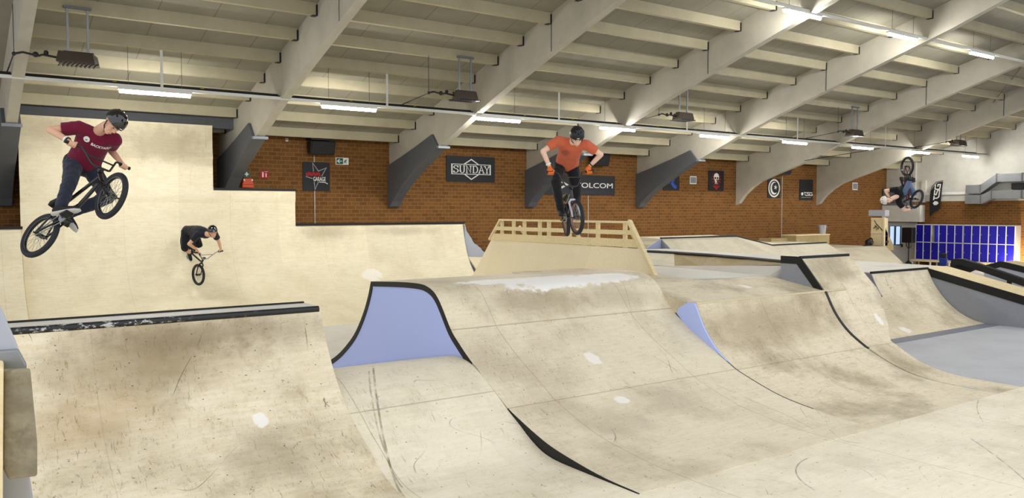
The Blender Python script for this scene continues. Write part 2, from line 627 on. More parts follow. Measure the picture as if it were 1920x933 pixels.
M_GLASSB = glow('window_pane_lit', (.42, .66, 1.0, 1), .42)

XB = [1.28, 6.28, 11.28, 16.40, 21.53, 27.17, 32.73]      # left face of every roof beam
XEND = 38.6
YW = 22.2
BW = 0.2
def hp(y): return 4.68 + 0.2925 * (21.63 - y)              # underside of a purlin at y
def hr(y): return hp(y) + 0.22                             # underside of the roof boards

# ------------------------------------------------------------------ shell
mb = MB(); mb.box((-9, -14, -0.12), (XEND, YW, 0.0))
tag(mb.build('floor', M_CONC), 'grey concrete hall floor', kind='structure')
mb = MB(); mb.prism([(-9, YW, -0.1), (XEND + 0.3, YW, -0.1), (XEND + 0.3, YW, hr(YW) + .05), (-9, YW, hr(YW) + .05)], (0, 0.25, 0))
tag(mb.build('wall_back', M_BRX), 'long brown brick wall', kind='structure')
mb = MB(); mb.box((XEND, -14, -0.1), (XEND + 0.25, YW, 3.1))
wr = tag(mb.build('wall_right', M_BRY), 'brick end wall with pale upper part', kind='structure')
mb = MB(); mb.prism([(XEND, 6.6, 3.1), (XEND, YW, 3.1), (XEND, YW, hr(YW)), (XEND, 6.6, hr(6.6))], (0.22, 0, 0))
mb.build('upper_panel', M_WALLW, wr)
mb = MB(); mb.box((XEND - 0.07, 17.2, 3.40), (XEND, 20.45, 3.52))
mb.build('ledge', M_WHITE, wr)
mb = MB(); mb.box((XEND - 0.12, 20.25, 3.05), (XEND, 20.45, 4.1))
mb.build('pilaster', M_WALLW, wr)
mb = MB(); mb.box((XEND - 0.1, 20.75, 3.1), (XEND, YW, 5.0))
mb.build('grey_corner_panel', M_WALLW, wr)

# roof boards, with the purlins hung between the beams
mb = MB()
y0, y1 = 6.6, YW
mb.prism([(-4, y0, hr(y0)), (-4, y1, hr(y1)), (-4, y1, hr(y1) + .15), (-4, y0, hr(y0) + .15)], (XEND + 4.3, 0, 0))
ceil = tag(mb.build('ceiling', M_CEIL), 'sloping cream board roof with purlins', kind='structure')
for b in range(len(XB)):
    xa = XB[b] + BW
    xb = XB[b + 1] if b + 1 < len(XB) else XEND
    pm = MB(); pm.box((xa - 0.02, -0.06, 0), (xb - 0.012, 0.06, 0.24))
    pme = pm.mesh('purlin'); pme.materials.append(M_PURL)
    hm = MB(); hm.box((xb - 0.035, -0.075, 0.0), (xb - 0.002, 0.075, 0.2)); hm.box((xb - 0.10, -0.07, -0.012), (xb - 0.002, 0.07, 0.0))
    hme = hm.mesh('joist_hanger'); hme.materials.append(M_BLKPL)
    for j in range(14):
        y = 21.63 - 1.033 * j
        if y < 7.5: break
        o = bpy.data.objects.new('purlin', pme); COL.objects.link(o); o.parent = ceil
        o.location = (0, y, hp(y)); o.rotation_euler = (-math.atan(0.2925) * 0.0, 0, 0)
        h = bpy.data.objects.new('joist_hanger', hme); COL.objects.link(h); h.parent = o

# glued timber frames: straight soffit, rounded down into the column at the wall
SOFFIT = [(8.0, 8.42), (9.41, 7.86), (10.73, 7.36), (12.05, 6.93), (13.2, 6.56), (14.35, 6.19), (15.9, 5.67), (17.5, 5.10), (19.1, 4.45),
          (20.38, 4.05), (21.0, 3.83), (21.4, 3.60), (21.78, 3.30), (22.05, 2.98), (YW, 2.9)]
for i, x in enumerate(XB):
    prof = [(6.6, 8.98)] + SOFFIT
    poly = [(x, a, b) for a, b in prof] + [(x, YW, hr(YW)), (x, 6.6, hr(6.6))]
    mb = MB(); mb.prism(poly, (BW, 0, 0))
    nth = ['at the left edge above the tall plywood wall', 'beside the orange first aid case', 'between the two left banners',
           'behind the rider in orange', 'left of the blue poster', 'between skull poster and moon poster', 'right of the moon poster'][i]
    bo = tag(mb.build('roof_beam', M_BEAM), 'cream roof beam ' + nth, kind='structure')
    mb = MB(); mb.box((x - 0.004, 14.33, 6.19), (x, 14.36, hp(14.36) + .2))
    mb.build('joint_plate', M_DKGREY, bo)
    if i < 5:      # grey padded cladding on the lower haunch
        lo = [(19.23, 4.44), (19.9, 4.12), (20.5, 3.86), (21.1, 3.55), (21.6, 3.22), (21.9, 2.98), (22.03, 2.82), (YW - .005, 2.80)]
        hi = [(YW - .005, 4.02), (21.3, 4.25), (20.4, 4.50), (19.54, 4.76)]
        mb = MB(); mb.prism([(x - .07, a, b - .03) for a, b in lo] + [(x - .07, a, b) for a, b in hi], (0.34, 0, 0))
        mb.build('haunch_cladding', M_DKGREY, bo, bevel=0.01)
        mb = MB(); mb.box((x - .08, 19.14, 4.36), (x + .28, 19.24, 4.42))
        mb.build('cladding_flange', flat('flange_grey', rgb(128, 134, 142)), bo)

# ------------------------------------------------------------------ hanging light rows
def light_row(y, h, xs, x0, x1, lab, straps):
    r = thing('lighting_rail', ((x0 + x1) / 2, y, h), lab, 'light rail')
    mb = MB(); mb.box((x0, y - .035, h), (x1, y + .035, h + .06)); mb.build('trunking', M_ALU, r)
    mb = MB(); mb.tube([(x0, y + .06, h + .085), (x1, y + .06, h + .085)], 0.018, 8); mb.build('cable', M_BLKPL, r)
    for sx in straps:
        top = hp(y) if y > 12 else hr(y)
        mb = MB(); mb.box((sx - .026, y - .004, h + .06), (sx + .026, y + .004, top + .06)); mb.build('perforated_strap', M_ALU, r)
    first = None
    for k, x in enumerate(xs):
        lb = lab.split(' ')[0] + ' '
        t = first
        if first is None:
            t = first = thing('tube_light', (x, y, h), 'x', 'light')
            mb = MB(); mb.box((x - .68, y - .05, h - .045), (x + .68, y + .05, h - .001)); mb.build('housing', M_ALU, t)
            mb = MB(); mb.tube([(x - .66, y, h - .075), (x + .66, y, h - .075)], 0.034, 12); mb.build('tube', M_TUBE, t, smooth=60)
            for s in (-.5, .5):
                mb = MB(); mb.tube([(x + s, y, h + .06), (x + s, y, hr(y) - .01)], 0.005, 5); mb.build('suspension_wire', M_DKGREY, t)
        else:
            t = copy_thing(first, (x, y, h))
        yield t

xa = at(292, 178, Y=17.5).x; xz = at(1820, 294, Y=17.5).x
step = (xz - xa) / 8
xs1 = [xa + step * k for k in range(9)]
h1 = at(292, 176, Y=17.5).z + .08
words1 = ['above the rider in the maroon shirt', 'second from the left, above the black speaker', 'third from the left, above the SUNDAY banner',
          'above the rider in orange', 'fifth from the left, right of the orange rider', 'sixth from the left', 'seventh from the left',
          'above the upside-down rider', 'nearest the pale end wall']
for w, t in zip(words1, light_row(17.5, h1, xs1, -3, XEND, 'lower light rail running under the roof beams, carrying nine tube lights', [at(u, v, Y=17.5).x for u, v in ((304, 182), (726, 206), (1048, 231), (1288, 250), (1495, 268), (1660, 281))])):
    t['label'] = 'lit white tube light on lower rail, ' + w
    t['group'] = 'tube lights on the lower rail'
xb_ = at(1505, 30, Y=11.4).x
h2 = at(1505, 28, Y=11.4).z + .08
xs2 = [xb_ + 4.2 * k for k in (0, 1, 2)]
for w, t in zip(['at the left where the beam crosses it', 'middle one of three in the top right corner', 'rightmost of three in the top right corner'],
                light_row(11.4, h2, xs2, 6, XEND, 'upper light rail crossing the top right corner of the hall', [])):
    t['label'] = 'lit white tube light on upper rail, ' + w
    t['group'] = 'tube lights on the upper rail'

# gas pipe that runs beside the lower rail
t = thing('gas_pipe', (17, 17.66, h1 + .12), 'thin dark gas pipe running above the lower light rail', 'pipe')
mb = MB(); mb.tube([(-3, 17.66, h1 + .12), (37.8, 17.66, h1 + .12)], 0.022, 8); mb.build('pipe', M_BLKPL, t, smooth=60)
for k in range(24):
    mb = MB(); mb.tube([(-2 + k * 1.66, 17.66, h1 + .12), (-1.93 + k * 1.66, 17.66, h1 + .12)], 0.027, 8)
    mb.build('yellow_band', flat('gas_yellow', rgb(150, 136, 44)), t)

# infrared heaters on rods
YH = 16.4
first = None
hx = [(147, 112, 'above the rider in maroon'), (872, 175, 'left of the orange rider'), (1281, 212, 'right of the orange rider'),
      (1602, 246, 'above the moon poster'), (1797, 267, 'nearest the end wall')]
for k, (u, v, w) in enumerate(hx):
    x, z = at(u, v, Y=YH).x, 5.36
    if first is None:
        t = first = thing('gas_heater', (x, YH, z), 'x', 'heater')
        mb = MB(); mb.loft([((x, YH, z + .11), (.20, 0, 0), (0, .13, 0)), ((x, YH, z + .10), (.36, 0, 0), (0, .26, 0)), ((x, YH, z - .06), (.40, 0, 0), (0, .30, 0)), ((x, YH, z - .09), (.40, 0, 0), (0, .30, 0))], 4)
        for q in range(len(mb.v)):
            r = mb.v[q] - V((x, YH, 0)); c, s_ = math.cos(PI / 4) * 1.0, math.sin(PI / 4)
            mb.v[q] = V((x + (r.x * 1.3 - r.y * 1.05 * 1.0) * .72, YH + (r.x * .72 + r.y * 1.0) * .72, r.z))
        mb.build('hood', M_BROWN, t)
        mb = MB()
        for g in range(9): mb.box((x - .30 + g * .07, YH - .22, z - .11), (x - .27 + g * .07, YH + .22, z - .085))
        mb.build('grille', M_BLKPL, t)
        for s in (-.16, .16):
            mb = MB(); mb.bar((x + s, YH, z + .1), (x + s, YH, hp(YH) + .06), .035, .035); mb.build('hanger_rod', M_STEEL, t)
        mb = MB(); mb.box((x - .24, YH - .06, z + .09), (x + .24, YH + .06, z + .13)); mb.build('bracket', M_BLKPL, t)
        mb = MB(); mb.box((x - .22, YH - .06, hp(YH) + .03), (x + .22, YH + .06, hp(YH) + .07)); mb.build('fixing_plate', M_GREYP, t)
        mb = MB()
        mb.tube([(x - .3, YH, z), (x - .55, YH, z + .03), (x - .62, YH, z), (x - .85, YH, z + .04), (x - .98, YH, z - .0)], 0.02, 8)
        mb.ball((x - .5, YH, z + .07), .04); mb.ball((x - .66, YH, z + .02), .05); mb.ball((x - .98, YH, z), .035)
        mb.tube([(x - .98, YH, z), (x - 1.0, 17.64, h1 + .14)], 0.013, 8)
        mb.build('gas_hose', M_BLKPL, t, smooth=60)
        mb = MB(); mb.tube([(x - .98, YH, z), (x - .98, YH, hp(YH) - .01)], 0.006, 5); mb.build('support_wire', M_BLKPL, t)
    else:
        t = copy_thing(first, (x, YH, z))
    t['label'] = 'brown gas heater on two rods ' + w
    t['group'] = 'gas heaters under the roof'

# thin steel bracing rods among the right hand beams
def rod(a, b, lab):
    t = MB(); t.tube([a, b], 0.012, 6)
    tag(t.build('bracing_rod', M_BLKPL, loc=(V(a) + V(b)) / 2), lab, 'rod', 'roof bracing rods')
rod(at(1920, 118, X=32.7), at(1655, 233, X=27.3), 'long thin dark bracing rod between the right hand roof beams')
rod(at(1916, 125, X=30), at(1862, 192, X=32.7), 'short steep dark bracing rod at the right edge under upper light rail')
rod(at(1650, 278, X=27.3), at(1510, 301, X=27.2) + V((-.05, 0, 0)), 'thin dark bracing rod above the moon poster')

# dark steel beam over the tall plywood wall
mb = MB(); mb.box((1.5, 20.9, 4.72), (6.27, 21.1, 5.06))
tag(mb.build('eaves_girder', M_DKGREY), 'dark grey girder above the tall plywood wall', 'girder')

# ------------------------------------------------------------------ things on the brick wall
YP = YW - 0.001
def rounded(x0, z0, x1, z1, r=0.04, n=4):
    out = []
    for cx, cz, a0 in ((x1 - r, z1 - r, 0), (x0 + r, z1 - r, 90), (x0 + r, z0 + r, 180), (x1 - r, z0 + r, 270)):
        for k in range(n + 1):
            a = math.radians(a0 + 90 * k / n); out.append((cx + r * math.cos(a), cz + r * math.sin(a)))
    return out


def poster(name, u0, v0, u1, v1, lab, cat='poster', mat=None, r=0.03, group=None):
    a, b = at(u0, v0, Y=YP), at(u1, v1, Y=YP)
    x0, x1, z0, z1 = a.x, b.x, b.z, a.z
    t = thing(name, ((x0 + x1) / 2, YP, (z0 + z1) / 2), lab, cat, group)
    mb = MB(); mb.prism([(p, YP, q) for p, q in rounded(x0, z0, x1, z1, r)], (0, -.025, 0))
    mb.build('board', mat or M_PANEL, t)
    W, H = x1 - x0, z1 - z0
    cx, cz = (x0 + x1) / 2, (z0 + z1) / 2
    pl = lambda p, q: (cx + p * W / 2, YP - .0255, cz + q * H / 2)
    return t, pl, W, H


def put(mb, t, name, mat, d=(0, -.004, 0)):
    return solid(mb, d).build(name, mat, t)


def put_text(body, t, pl, cx, cy, w, h, name, mat, bold=0.01, slant=0.0, depth=(0, -.004, 0)):
    vs, fs = text_mesh(body, 1.0, bold=bold)
    x0, x1 = min(a for a, b in vs), max(a for a, b in vs); y0, y1 = min(b for a, b in vs), max(b for a, b in vs)
    mb = MB()
    mb.add([pl(cx + ((a - x0) / (x1 - x0) - .5) * w, cy + ((b - y0) / (y1 - y0) - .5) * h + slant * ((a - x0) / (x1 - x0) - .5)) for a, b in vs], fs)
    return put(mb, t, name, mat, depth)


def arc(cx, cy, rx, ry, a0, a1, n=24):
    return [(cx + rx * math.cos(math.radians(a0 + (a1 - a0) * k / n)), cy + ry * math.sin(math.radians(a0 + (a1 - a0) * k / n))) for k in range(n + 1)]


# star / GARAGE banner
t, pl, W, H = poster('banner', 567, 303, 618, 358, 'square black banner with star outline and the word GARAGE', 'banner')
mb = MB()
star = [(-.28, .98), (.14, .38), (.74, .64), (.36, 0), (.36, 0)]
stroke(mb, [(-.22, .35), (-.28, .95), (.14, .38), (.74, .62), (.38, .02)], .06, pl)
stroke(mb, [(-.80, -.02), (-.30, -.14)], .05, pl)
stroke(mb, [(-.18, -.36), (-.12, -.90), (.14, -.36)], .06, pl)
put(mb, t, 'star_outline', flat('print_grey', rgb(160, 162, 160), 0.6))
mb = MB()
for k in range(7):
    x = -.74 + k * .155
    stroke(mb, [(x, .02 + .01 * k), (x + .01, .27)], .085, pl)
    stroke(mb, [(x - .05, .25 if k % 2 else .05), (x + .11, .26 if k % 2 else .07)], .07, pl)
stroke(mb, [(-.78, .15), (.28, .17)], .06, pl)
put(mb, t, 'red_lettering', M_RED)
put_text('GARAGE', t, pl, .22, -.17, .92, .30, 'lettering', M_WHITE, 0.012, 0.0, (0, -.007, 0))
mb = MB(); stroke(mb, [(.2, -.38), (.62, -.40), (.84, -.50)], .05, pl); put(mb, t, 'underline_stroke', M_WHITE)

# SUNDAY banner
t, pl, W, H = poster('banner', 836, 291, 927, 342, 'wide black banner with white SUNDAY lettering and a diamond', 'banner')
mb = MB()
stroke(mb, [(-.78, .36), (.80, .36), (.80, -.40), (-.78, -.40), (-.78, .36)], .05, pl)
put(mb, t, 'frame_lines', M_WHITE)
mb = MB()
stroke(mb, [(-.28, .38), (.01, .76), (.30, .38)], .055, pl)
stroke(mb, [(-.26, -.42), (.01, -.80), (.30, -.42)], .055, pl)
put(mb, t, 'diamond_outline', M_WHITE)
mb = MB()
def let(cx, w, strokes, sw=.04):
    for s in strokes: stroke(mb, [(cx + p * w, -.02 + q * .56) for p, q in s], sw, pl)
S_ = arc(0, .25, .42, .22, 30, 200, 10) + arc(0, -.22, .44, .26, 90, -170, 12)
let(-.62, .20, [S_, [(.4, .22), (.4, .5)], [(-.42, -.22), (-.42, -.5)]])
let(-.365, .22, [[(-.36, .48), (-.36, -.2)] + arc(0, -.2, .36, .3, 180, 360, 8) + [(.36, .48)], [(-.55, .48), (-.15, .48)], [(.15, .48), (.55, .48)]])
let(-.10, .22, [[(-.36, -.5), (-.36, .48), (.36, -.48), (.36, .48)], [(-.55, -.5), (-.15, -.5)], [(-.55, .48), (-.3, .48)], [(.15, .48), (.55, .48)]])
let(.165, .22, [[(-.32, -.48), (-.32, .48), (0, .48)] + arc(0, 0, .46, .48, 90, -90, 12) + [(-.32, -.48)], [(-.52, .48), (0, .48)], [(-.52, -.48), (0, -.48)]])
let(.425, .23, [[(-.42, -.5), (0, .5), (.42, -.5)], [(-.25, -.14), (.25, -.14)], [(-.62, -.5), (-.2, -.5)], [(.2, -.5), (.62, -.5)], [(-.2, .49), (.05, .49)]])
let(.655, .21, [[(-.42, .48), (0, -.05), (.42, .48)], [(0, -.05), (0, -.5)], [(-.62, .48), (-.2, .48)], [(.2, .48), (.62, .48)], [(-.25, -.5), (.25, -.5)]])
put(mb, t, 'lettering', M_WHITE)

# VOLCOM banner, partly behind the rider
t, pl, W, H = poster('banner', 1022, 326, 1152, 366, 'long black banner with white VOLCOM lettering behind the orange rider', 'banner', flat('banner_charcoal', rgb(44, 46, 52), 0.6))
put_text('VOLCOM', t, pl, .38, -.02, 1.1, .52, 'lettering', M_WHITE, 0.012)
mb = MB(); mb.add(*(lambda q: ([pl(*a) for a in q], [tuple(range(len(q)))]))([(-.56, .4), (-.36, 0), (-.56, -.4), (-.76, 0)])); put(mb, t, 'stone_emblem', M_WHITE)
mb = MB(); mb.add(*(lambda q: ([pl(*a) for a in q], [tuple(range(len(q)))]))([(-.57, .2), (-.47, 0), (-.57, -.2), (-.67, 0)])); put(mb, t, 'emblem_centre', M_PANEL, (0, -.006, 0))

# blue print poster (plain stand-in), skull poster (plain skull), moon, TSG
t, pl, W, H = poster('poster', 1243, 318, 1273, 357, 'black poster with a blue abstract print beside a roof beam', 'poster')
mb = MB()
stroke(mb, arc(-.12, .18, .38, .42, -60, 260, 16), .26, pl)
stroke(mb, [(.0, -.2), (.35, -.6), (.62, -.72)], .34, pl)
put(mb, t, 'blue_print', M_BLUEPR)
t, pl, W, H = poster('poster', 1328, 319, 1356, 358, 'black poster with a white skull on red', 'poster')
mb = MB()
for a in range(0, 360, 30):
    ca, sa = math.cos(math.radians(a)), math.sin(math.radians(a))
    stroke(mb, [(.1 * ca, .15 + .1 * sa), (.62 * ca, .15 + .66 * sa)], .12, pl)
mb.add([pl(-.5, -.5), pl(.5, -.5), pl(0, -.9)], [(0, 1, 2)])
put(mb, t, 'red_print', flat('poster_red', rgb(150, 26, 24), 0.6), (0, -.002, 0))
mb = MB()
q = arc(0, .36, .34, .38, -20, 200, 18) + [(-.2, .02), (-.16, -.3), (.16, -.3), (.2, .02)]
mb.add([pl(*a) for a in q], [tuple(range(len(q)))])
put(mb, t, 'skull', M_WHITE, (0, -.006, 0))
mb = MB()
for s in (-1, 1):
    e = arc(s * .15, .26, .11, .11, 0, 330, 11); mb.add([pl(*a) for a in e], [tuple(range(len(e)))])
mb.add([pl(-.05, .06), pl(.05, .06), pl(0, .16)], [(0, 1, 2)])
for k in (-.08, 0, .08): stroke(mb, [(k, -.28), (k, -.12)], .025, pl)
put(mb, t, 'skull_openings', M_PANEL, (0, -.009, 0))
t, pl, W, H = poster('poster', 1439, 334, 1462, 371, 'black poster with white crescent moon and star in a ring', 'poster')
mb = MB(); stroke(mb, arc(0, 0, .84, .86, 0, 360, 36), .15, pl); put(mb, t, 'ring', M_WHITE)
mb = MB()
q = arc(0, 0, .60, .66, 70, 310, 24) + list(reversed(arc(.14, .04, .50, .54, 78, 300, 24)))
n_ = len(q) // 2
mb.add([pl(*a) for a in q], [(i, i + 1, len(q) - 2 - i, len(q) - 1 - i) for i in range(n_ - 1)]); put(mb, t, 'crescent', M_WHITE)
mb = MB()
q = [(.22 + (.3 if k % 2 == 0 else .11) * math.sin(PI * k / 5 + .2), .1 + (.3 if k % 2 == 0 else .11) * math.cos(PI * k / 5 + .2)) for k in range(10)]
mb.add([pl(*a) for a in q] + [pl(.22, .1)], [(i, (i + 1) % 10, 10) for i in range(10)]); put(mb, t, 'star', M_WHITE)


def tsg(t, pl, cx, cy, w, h, depth=(0, -.004, 0), sw=None):
    mb = MB()
    sw = sw or h * .2
    f = lambda pts, ox: stroke(mb, [(cx + (ox + p) * w, cy + q * h) for p, q in pts], sw, pl)
    f([(-.02, .42), (.26, .42)], -.32); f([(.10, .42), (.10, -.12), (.18, -.4), (.30, -.42)], -.32)
    f([(.30, .42), (.02, .42), (.0, .1), (.28, -.08), (.28, -.42), (-.06, -.42)], 0)
    f([(.3, .42), (.04, .42), (.0, .2), (.0, -.3), (.06, -.42), (.3, -.42), (.3, -.02), (.16, -.02)], .34)
    put(mb, t, 'lettering', M_WHITE, depth)
    mb = MB()
    q = [(-.53, .5), (-.40, .2), (-.42, -.25), (-.53, -.5), (-.64, -.25), (-.66, .2)]
    mb.add([pl(cx + a * w, cy + b * h) for a, b in q], [tuple(range(6))]); put(mb, t, 'emblem', M_WHITE, depth)


t, pl, W, H = poster('poster', 1499, 336, 1523, 375, 'black poster with white TSG lettering, last poster on the wall', 'poster')
tsg(t, pl, .06, -.40, 1.3, .34)
mb = MB(); stroke(mb, [(-.74, -.74), (.70, -.74)], .08, pl); put(mb, t, 'small_print_line', flat('print_grey2', rgb(120, 120, 110), 0.6))

# safety signs and first aid case
t, pl, W, H = poster('exit_sign', 629, 295, 653, 309, 'green and white emergency exit sign with arrow', 'sign', M_WHITE, .005)
mb = MB(); mb.add([pl(-.9, -.85), pl(.12, -.85), pl(.12, .85), pl(-.9, .85)], [(0, 1, 2, 3)]); put(mb, t, 'green_field', M_GREEN, (0, -.002, 0))
mb = MB(); stroke(mb, [(-.75, 0), (-.05, 0)], .22, pl); stroke(mb, [(-.4, .55), (-.75, 0), (-.4, -.55)], .16, pl); put(mb, t, 'arrow', M_WHITE, (0, -.005, 0))
mb = MB(); mb.add([pl(.22, -.8), pl(.78, -.8), pl(.78, .8), pl(.22, .8)], [(0, 1, 2, 3)]); put(mb, t, 'door_symbol', M_WHITE, (0, -.003, 0))
mb = MB(); stroke(mb, [(.7, .55), (.45, .1), (.62, -.6)], .12, pl); stroke(mb, [(.3, .0), (.5, .3), (.7, 0)], .1, pl); stroke(mb, [(.45, .1), (.28, -.55)], .12, pl); put(mb, t, 'running_figure', M_GREEN, (0, -.005, 0))
t, pl, W, H = poster('first_aid_sign', 456, 320, 468, 333, 'small green first aid sign with white cross', 'sign', M_GREEN, .005)
mb = MB(); stroke(mb, [(-.6, 0), (.6, 0)], .36, pl); stroke(mb, [(0, -.6), (0, .6)], .36, pl); put(mb, t, 'cross', M_WHITE)
t, pl, W, H = poster('fire_sign', 487, 320, 502, 334, 'small red fire extinguisher sign with white symbols', 'sign', M_RED, .005)
mb = MB(); stroke(mb, [(-.3, -.75), (-.3, .4)], .34, pl); stroke(mb, [(-.5, .6), (-.1, .6)], .2, pl); stroke(mb, [(.5, -.7), (.5, .4)], .24, pl); stroke(mb, [(.2, .8), (.9, .8)], .1, pl); put(mb, t, 'symbols', M_WHITE)
a, b = at(453, 334, Y=YW - .1), at(475, 352, Y=YW - .1)
t = thing('first_aid_case', ((a.x + b.x) / 2, YW - .1, b.z), 'orange first aid case on the wall under the green cross sign', 'case')
mb = MB(); mb.prism([(a.x, YW, b.z), (b.x, YW, b.z), (b.x, YW, b.z + .1), (b.x - .06, YW, a.z), (a.x + .06, YW, a.z), (a.x, YW, b.z + .1)], (0, -.16, 0)); mb.build('shell', M_ORANGE, t, bevel=.015)
mb = MB(); mb.box((a.x - .005, YW - .165, b.z + .075), (b.x + .005, YW - .01, b.z + .095)); mb.build('seam_band', flat('orange_dark', rgb(150, 50, 20)), t)
for s in (a.x + .05, b.x - .05):
    mb = MB(); mb.box((s - .02, YW - .175, a.z - .07), (s + .02, YW - .155, a.z - .02)); mb.build('clip', M_WHITE, t)

# wall speakers on brackets
for u0, v0, u1, v1, w in ((580, 257, 627, 291, 'above the GARAGE banner'), (1112, 283, 1141, 312, 'behind the orange rider'), (1455, 308, 1482, 328, 'above the moon poster')):
    a, b = at(u0, v0, Y=YW - .3), at(u1, v1, Y=YW - .3)
    x0, x1, z0, z1 = a.x, b.x, b.z, a.z
    t = thing('wall_speaker', ((x0 + x1) / 2, YW - .2, (z0 + z1) / 2), 'black wall speaker tilted down ' + w, 'speaker', 'black speakers on the brick wall')
    mb = MB(); mb.prism([(x0, YW - .10, z1 - .1), (x0, YW - .42, z1 - .1), (x0 , YW - .32, z0), (x0, YW - .14, z0 + .05)], (x1 - x0, 0, 0)); mb.build('cabinet', M_BLKPL, t, bevel=.02)
    mb = MB(); mb.prism([(x0 + .04, YW - .425, z1 - .13), (x0 + .04, YW - .33, z0 + .03), (x0 + .04, YW - .34, z0 + .03), (x0 + .04, YW - .435, z1 - .13)], (x1 - x0 - .08, 0, 0)); mb.build('front_grille', flat('speaker_grille', rgb(34, 35, 38), 0.7), t)
    mb = MB(); mb.box((x0 + .02, YW - .4, z1 - .07), (x1 - .05, YW, z1)); mb.build('bracket', M_BLKPL, t)
# thin conduits
for u, va, vb, w in ((589, 291, 418, 'below the left wall speaker'), (1103, 366, 440, 'below the VOLCOM banner'), (1467, 328, 458, 'below the right wall speaker')):
    a, b = at(u, va, Y=YW - .011), at(u, vb, Y=YW - .011)
    mb = MB(); mb.tube([a, (a.x, a.y, 1.0)], .011, 6)
    tag(mb.build('cable_conduit', M_ALU, loc=(a.x, a.y, 1.0)), 'thin white cable conduit on the brick wall ' + w, 'conduit', 'thin conduits')
for u0, v0, u1, v1, w in ((1293, 330, 1305, 345, 'between blue poster and skull poster'), (1598, 342, 1607, 356, 'right of the last roof beam')):
    t, pl, W, H = poster('air_grille', u0, v0, u1, v1, 'small square white framed air grille ' + w, 'grille', M_WHITE, .004)
    mb = MB(); mb.add([pl(-.85, -.75), pl(.85, -.75), pl(.85, .75), pl(-.85, .75)], [(0, 1, 2, 3)]); put(mb, t, 'dark_mesh', M_GREYP)
    mb = MB()
    for k in range(5): stroke(mb, [(-.8, -.55 + .27 * k), (.8, -.55 + .27 * k)], .07, pl)
    put(mb, t, 'louvre', M_LGREY, (0, -.009, 0))
t, pl, W, H = poster('sensor_box', 535, 259, 540, 265, 'tiny white sensor box high on the brick wall', 'sensor', M_WHITE, .004)
mb = MB(); mb.ball(pl(0, 0), .03); mb.build('sensor_lens', M_LGREY, t)

# ------------------------------------------------------------------ end wall: door, ducts, lockers, flag
XF = XEND - .04
t = thing('door_1', (XEND, 21.4, 0), None, None); tag(t, 'grey door with a narrow two-pane window', kind='structure')
mb = MB(); mb.box((XF, 20.66, 0), (XEND, 22.14, 2.09)); mb.build('door_leaf', M_DOOR, t)
a, b = at(1670, 424, X=XF), at(1688, 458, X=XF)
mb = MB(); mb.box((XF - .02, b.y - .04, b.z - .03), (XF, a.y + .04, a.z + .03)); mb.build('window_frame', flat('door_window_frame', rgb(84, 110, 150)), t)
w2 = (a.y - b.y) / 2
for k in (0, 1):
    mb = MB(); mb.box((XF - .03, b.y + w2 * k + .05 * k + .02, b.z), (XF - .02, b.y + w2 * (k + 1) - .05 * (1 - k), a.z)); mb.build('pane', M_GLASSB, t)
hd = at(1692, 459, X=XF)
mb = MB(); mb.box((XF - .06, hd.y - .02, hd.z - .1), (XF, hd.y + .04, hd.z + .05)); mb.box((XF - .07, hd.y, hd.z), (XF - .05, hd.y + .25, hd.z + .03)); mb.build('door_handle', M_BLKPL, t)
mb = MB(); mb.box((XF - .03, at(1697, 440, X=XF).y - .05, 1.42), (XF, at(1697, 440, X=XF).y + .05, 1.6)); mb.build('door_closer_box', M_BLKPL, t)
mb = MB(); mb.box((XEND - .45, 20.3, 2.12), (XEND, YW, 2.92))
tag(mb.build('door_canopy', M_WALLW, bevel=.01), 'pale grey box panel above the grey door', 'panel')
t = thing('ventilation_unit', (38.3, 21.7, 2.95), 'dark grey ventilation box above the pale panel over the door', 'ventilation unit')
mb = MB(); mb.box((XEND - .5, 21.0, 2.93), (XEND, YW - .05, 3.75)); mb.build('casing', M_GREYP, t, bevel=.02)
mb = MB(); mb.box((XEND - .52, 21.55, 3.02), (XEND - .5, 21.6, 3.66)); mb.box((XEND - .52, 21.1, 3.32), (XEND - .5, 22.1, 3.36)); mb.build('casing_seam', M_DKGREY, t)

def duct(prof, lab):
    t = thing('air_duct', (38.3, 17, prof[0][1]), lab, 'duct', 'galvanised air ducts on the end wall')
    for i in range(len(prof) - 1):
        (ya, za, ha), (yb, zb, hb) = prof[i], prof[i + 1]
        mb = MB()
        vs = [(x, y, z) for y, z in ((ya, za), (ya, ha), (yb, hb), (yb, zb)) for x in (38.12, XEND - .02)]
        mb.add(vs, [(0, 2, 4, 6), (1, 7, 5, 3), (0, 1, 3, 2), (2, 3, 5, 4), (4, 5, 7, 6), (6, 7, 1, 0)])
        mb.build('duct_section', M_STEEL, t)
        mb = MB(); mb.box((38.10, yb - .025, zb - .015), (XEND - .02, yb + .025, hb + .015)); mb.build('flange', M_DKGREY, t)
duct([(18.23, 3.42, 3.81), (17.6, 3.42, 3.81), (16.93, 3.92, 4.27), (15.9, 3.92, 4.27), (13.5, 3.92, 4.27), (10.5, 3.92, 4.27)], 'upper galvanised air duct with a sloping step, right of the flag')
duct([(18.24, 2.97, 3.36), (17.57, 2.97, 3.36), (17.12, 3.19, 3.55), (15.9, 3.19, 3.55), (13.5, 3.19, 3.55), (10.5, 3.19, 3.55)], 'lower galvanised air duct with a sloping step, above the lockers')
mb = MB(); mb.box((38.3, 15.9, 3.58), (XEND, 16.4, 3.85)); tag(mb.build('junction_box', M_BLKPL, bevel=.02), 'small black box between the two air ducts', 'box')

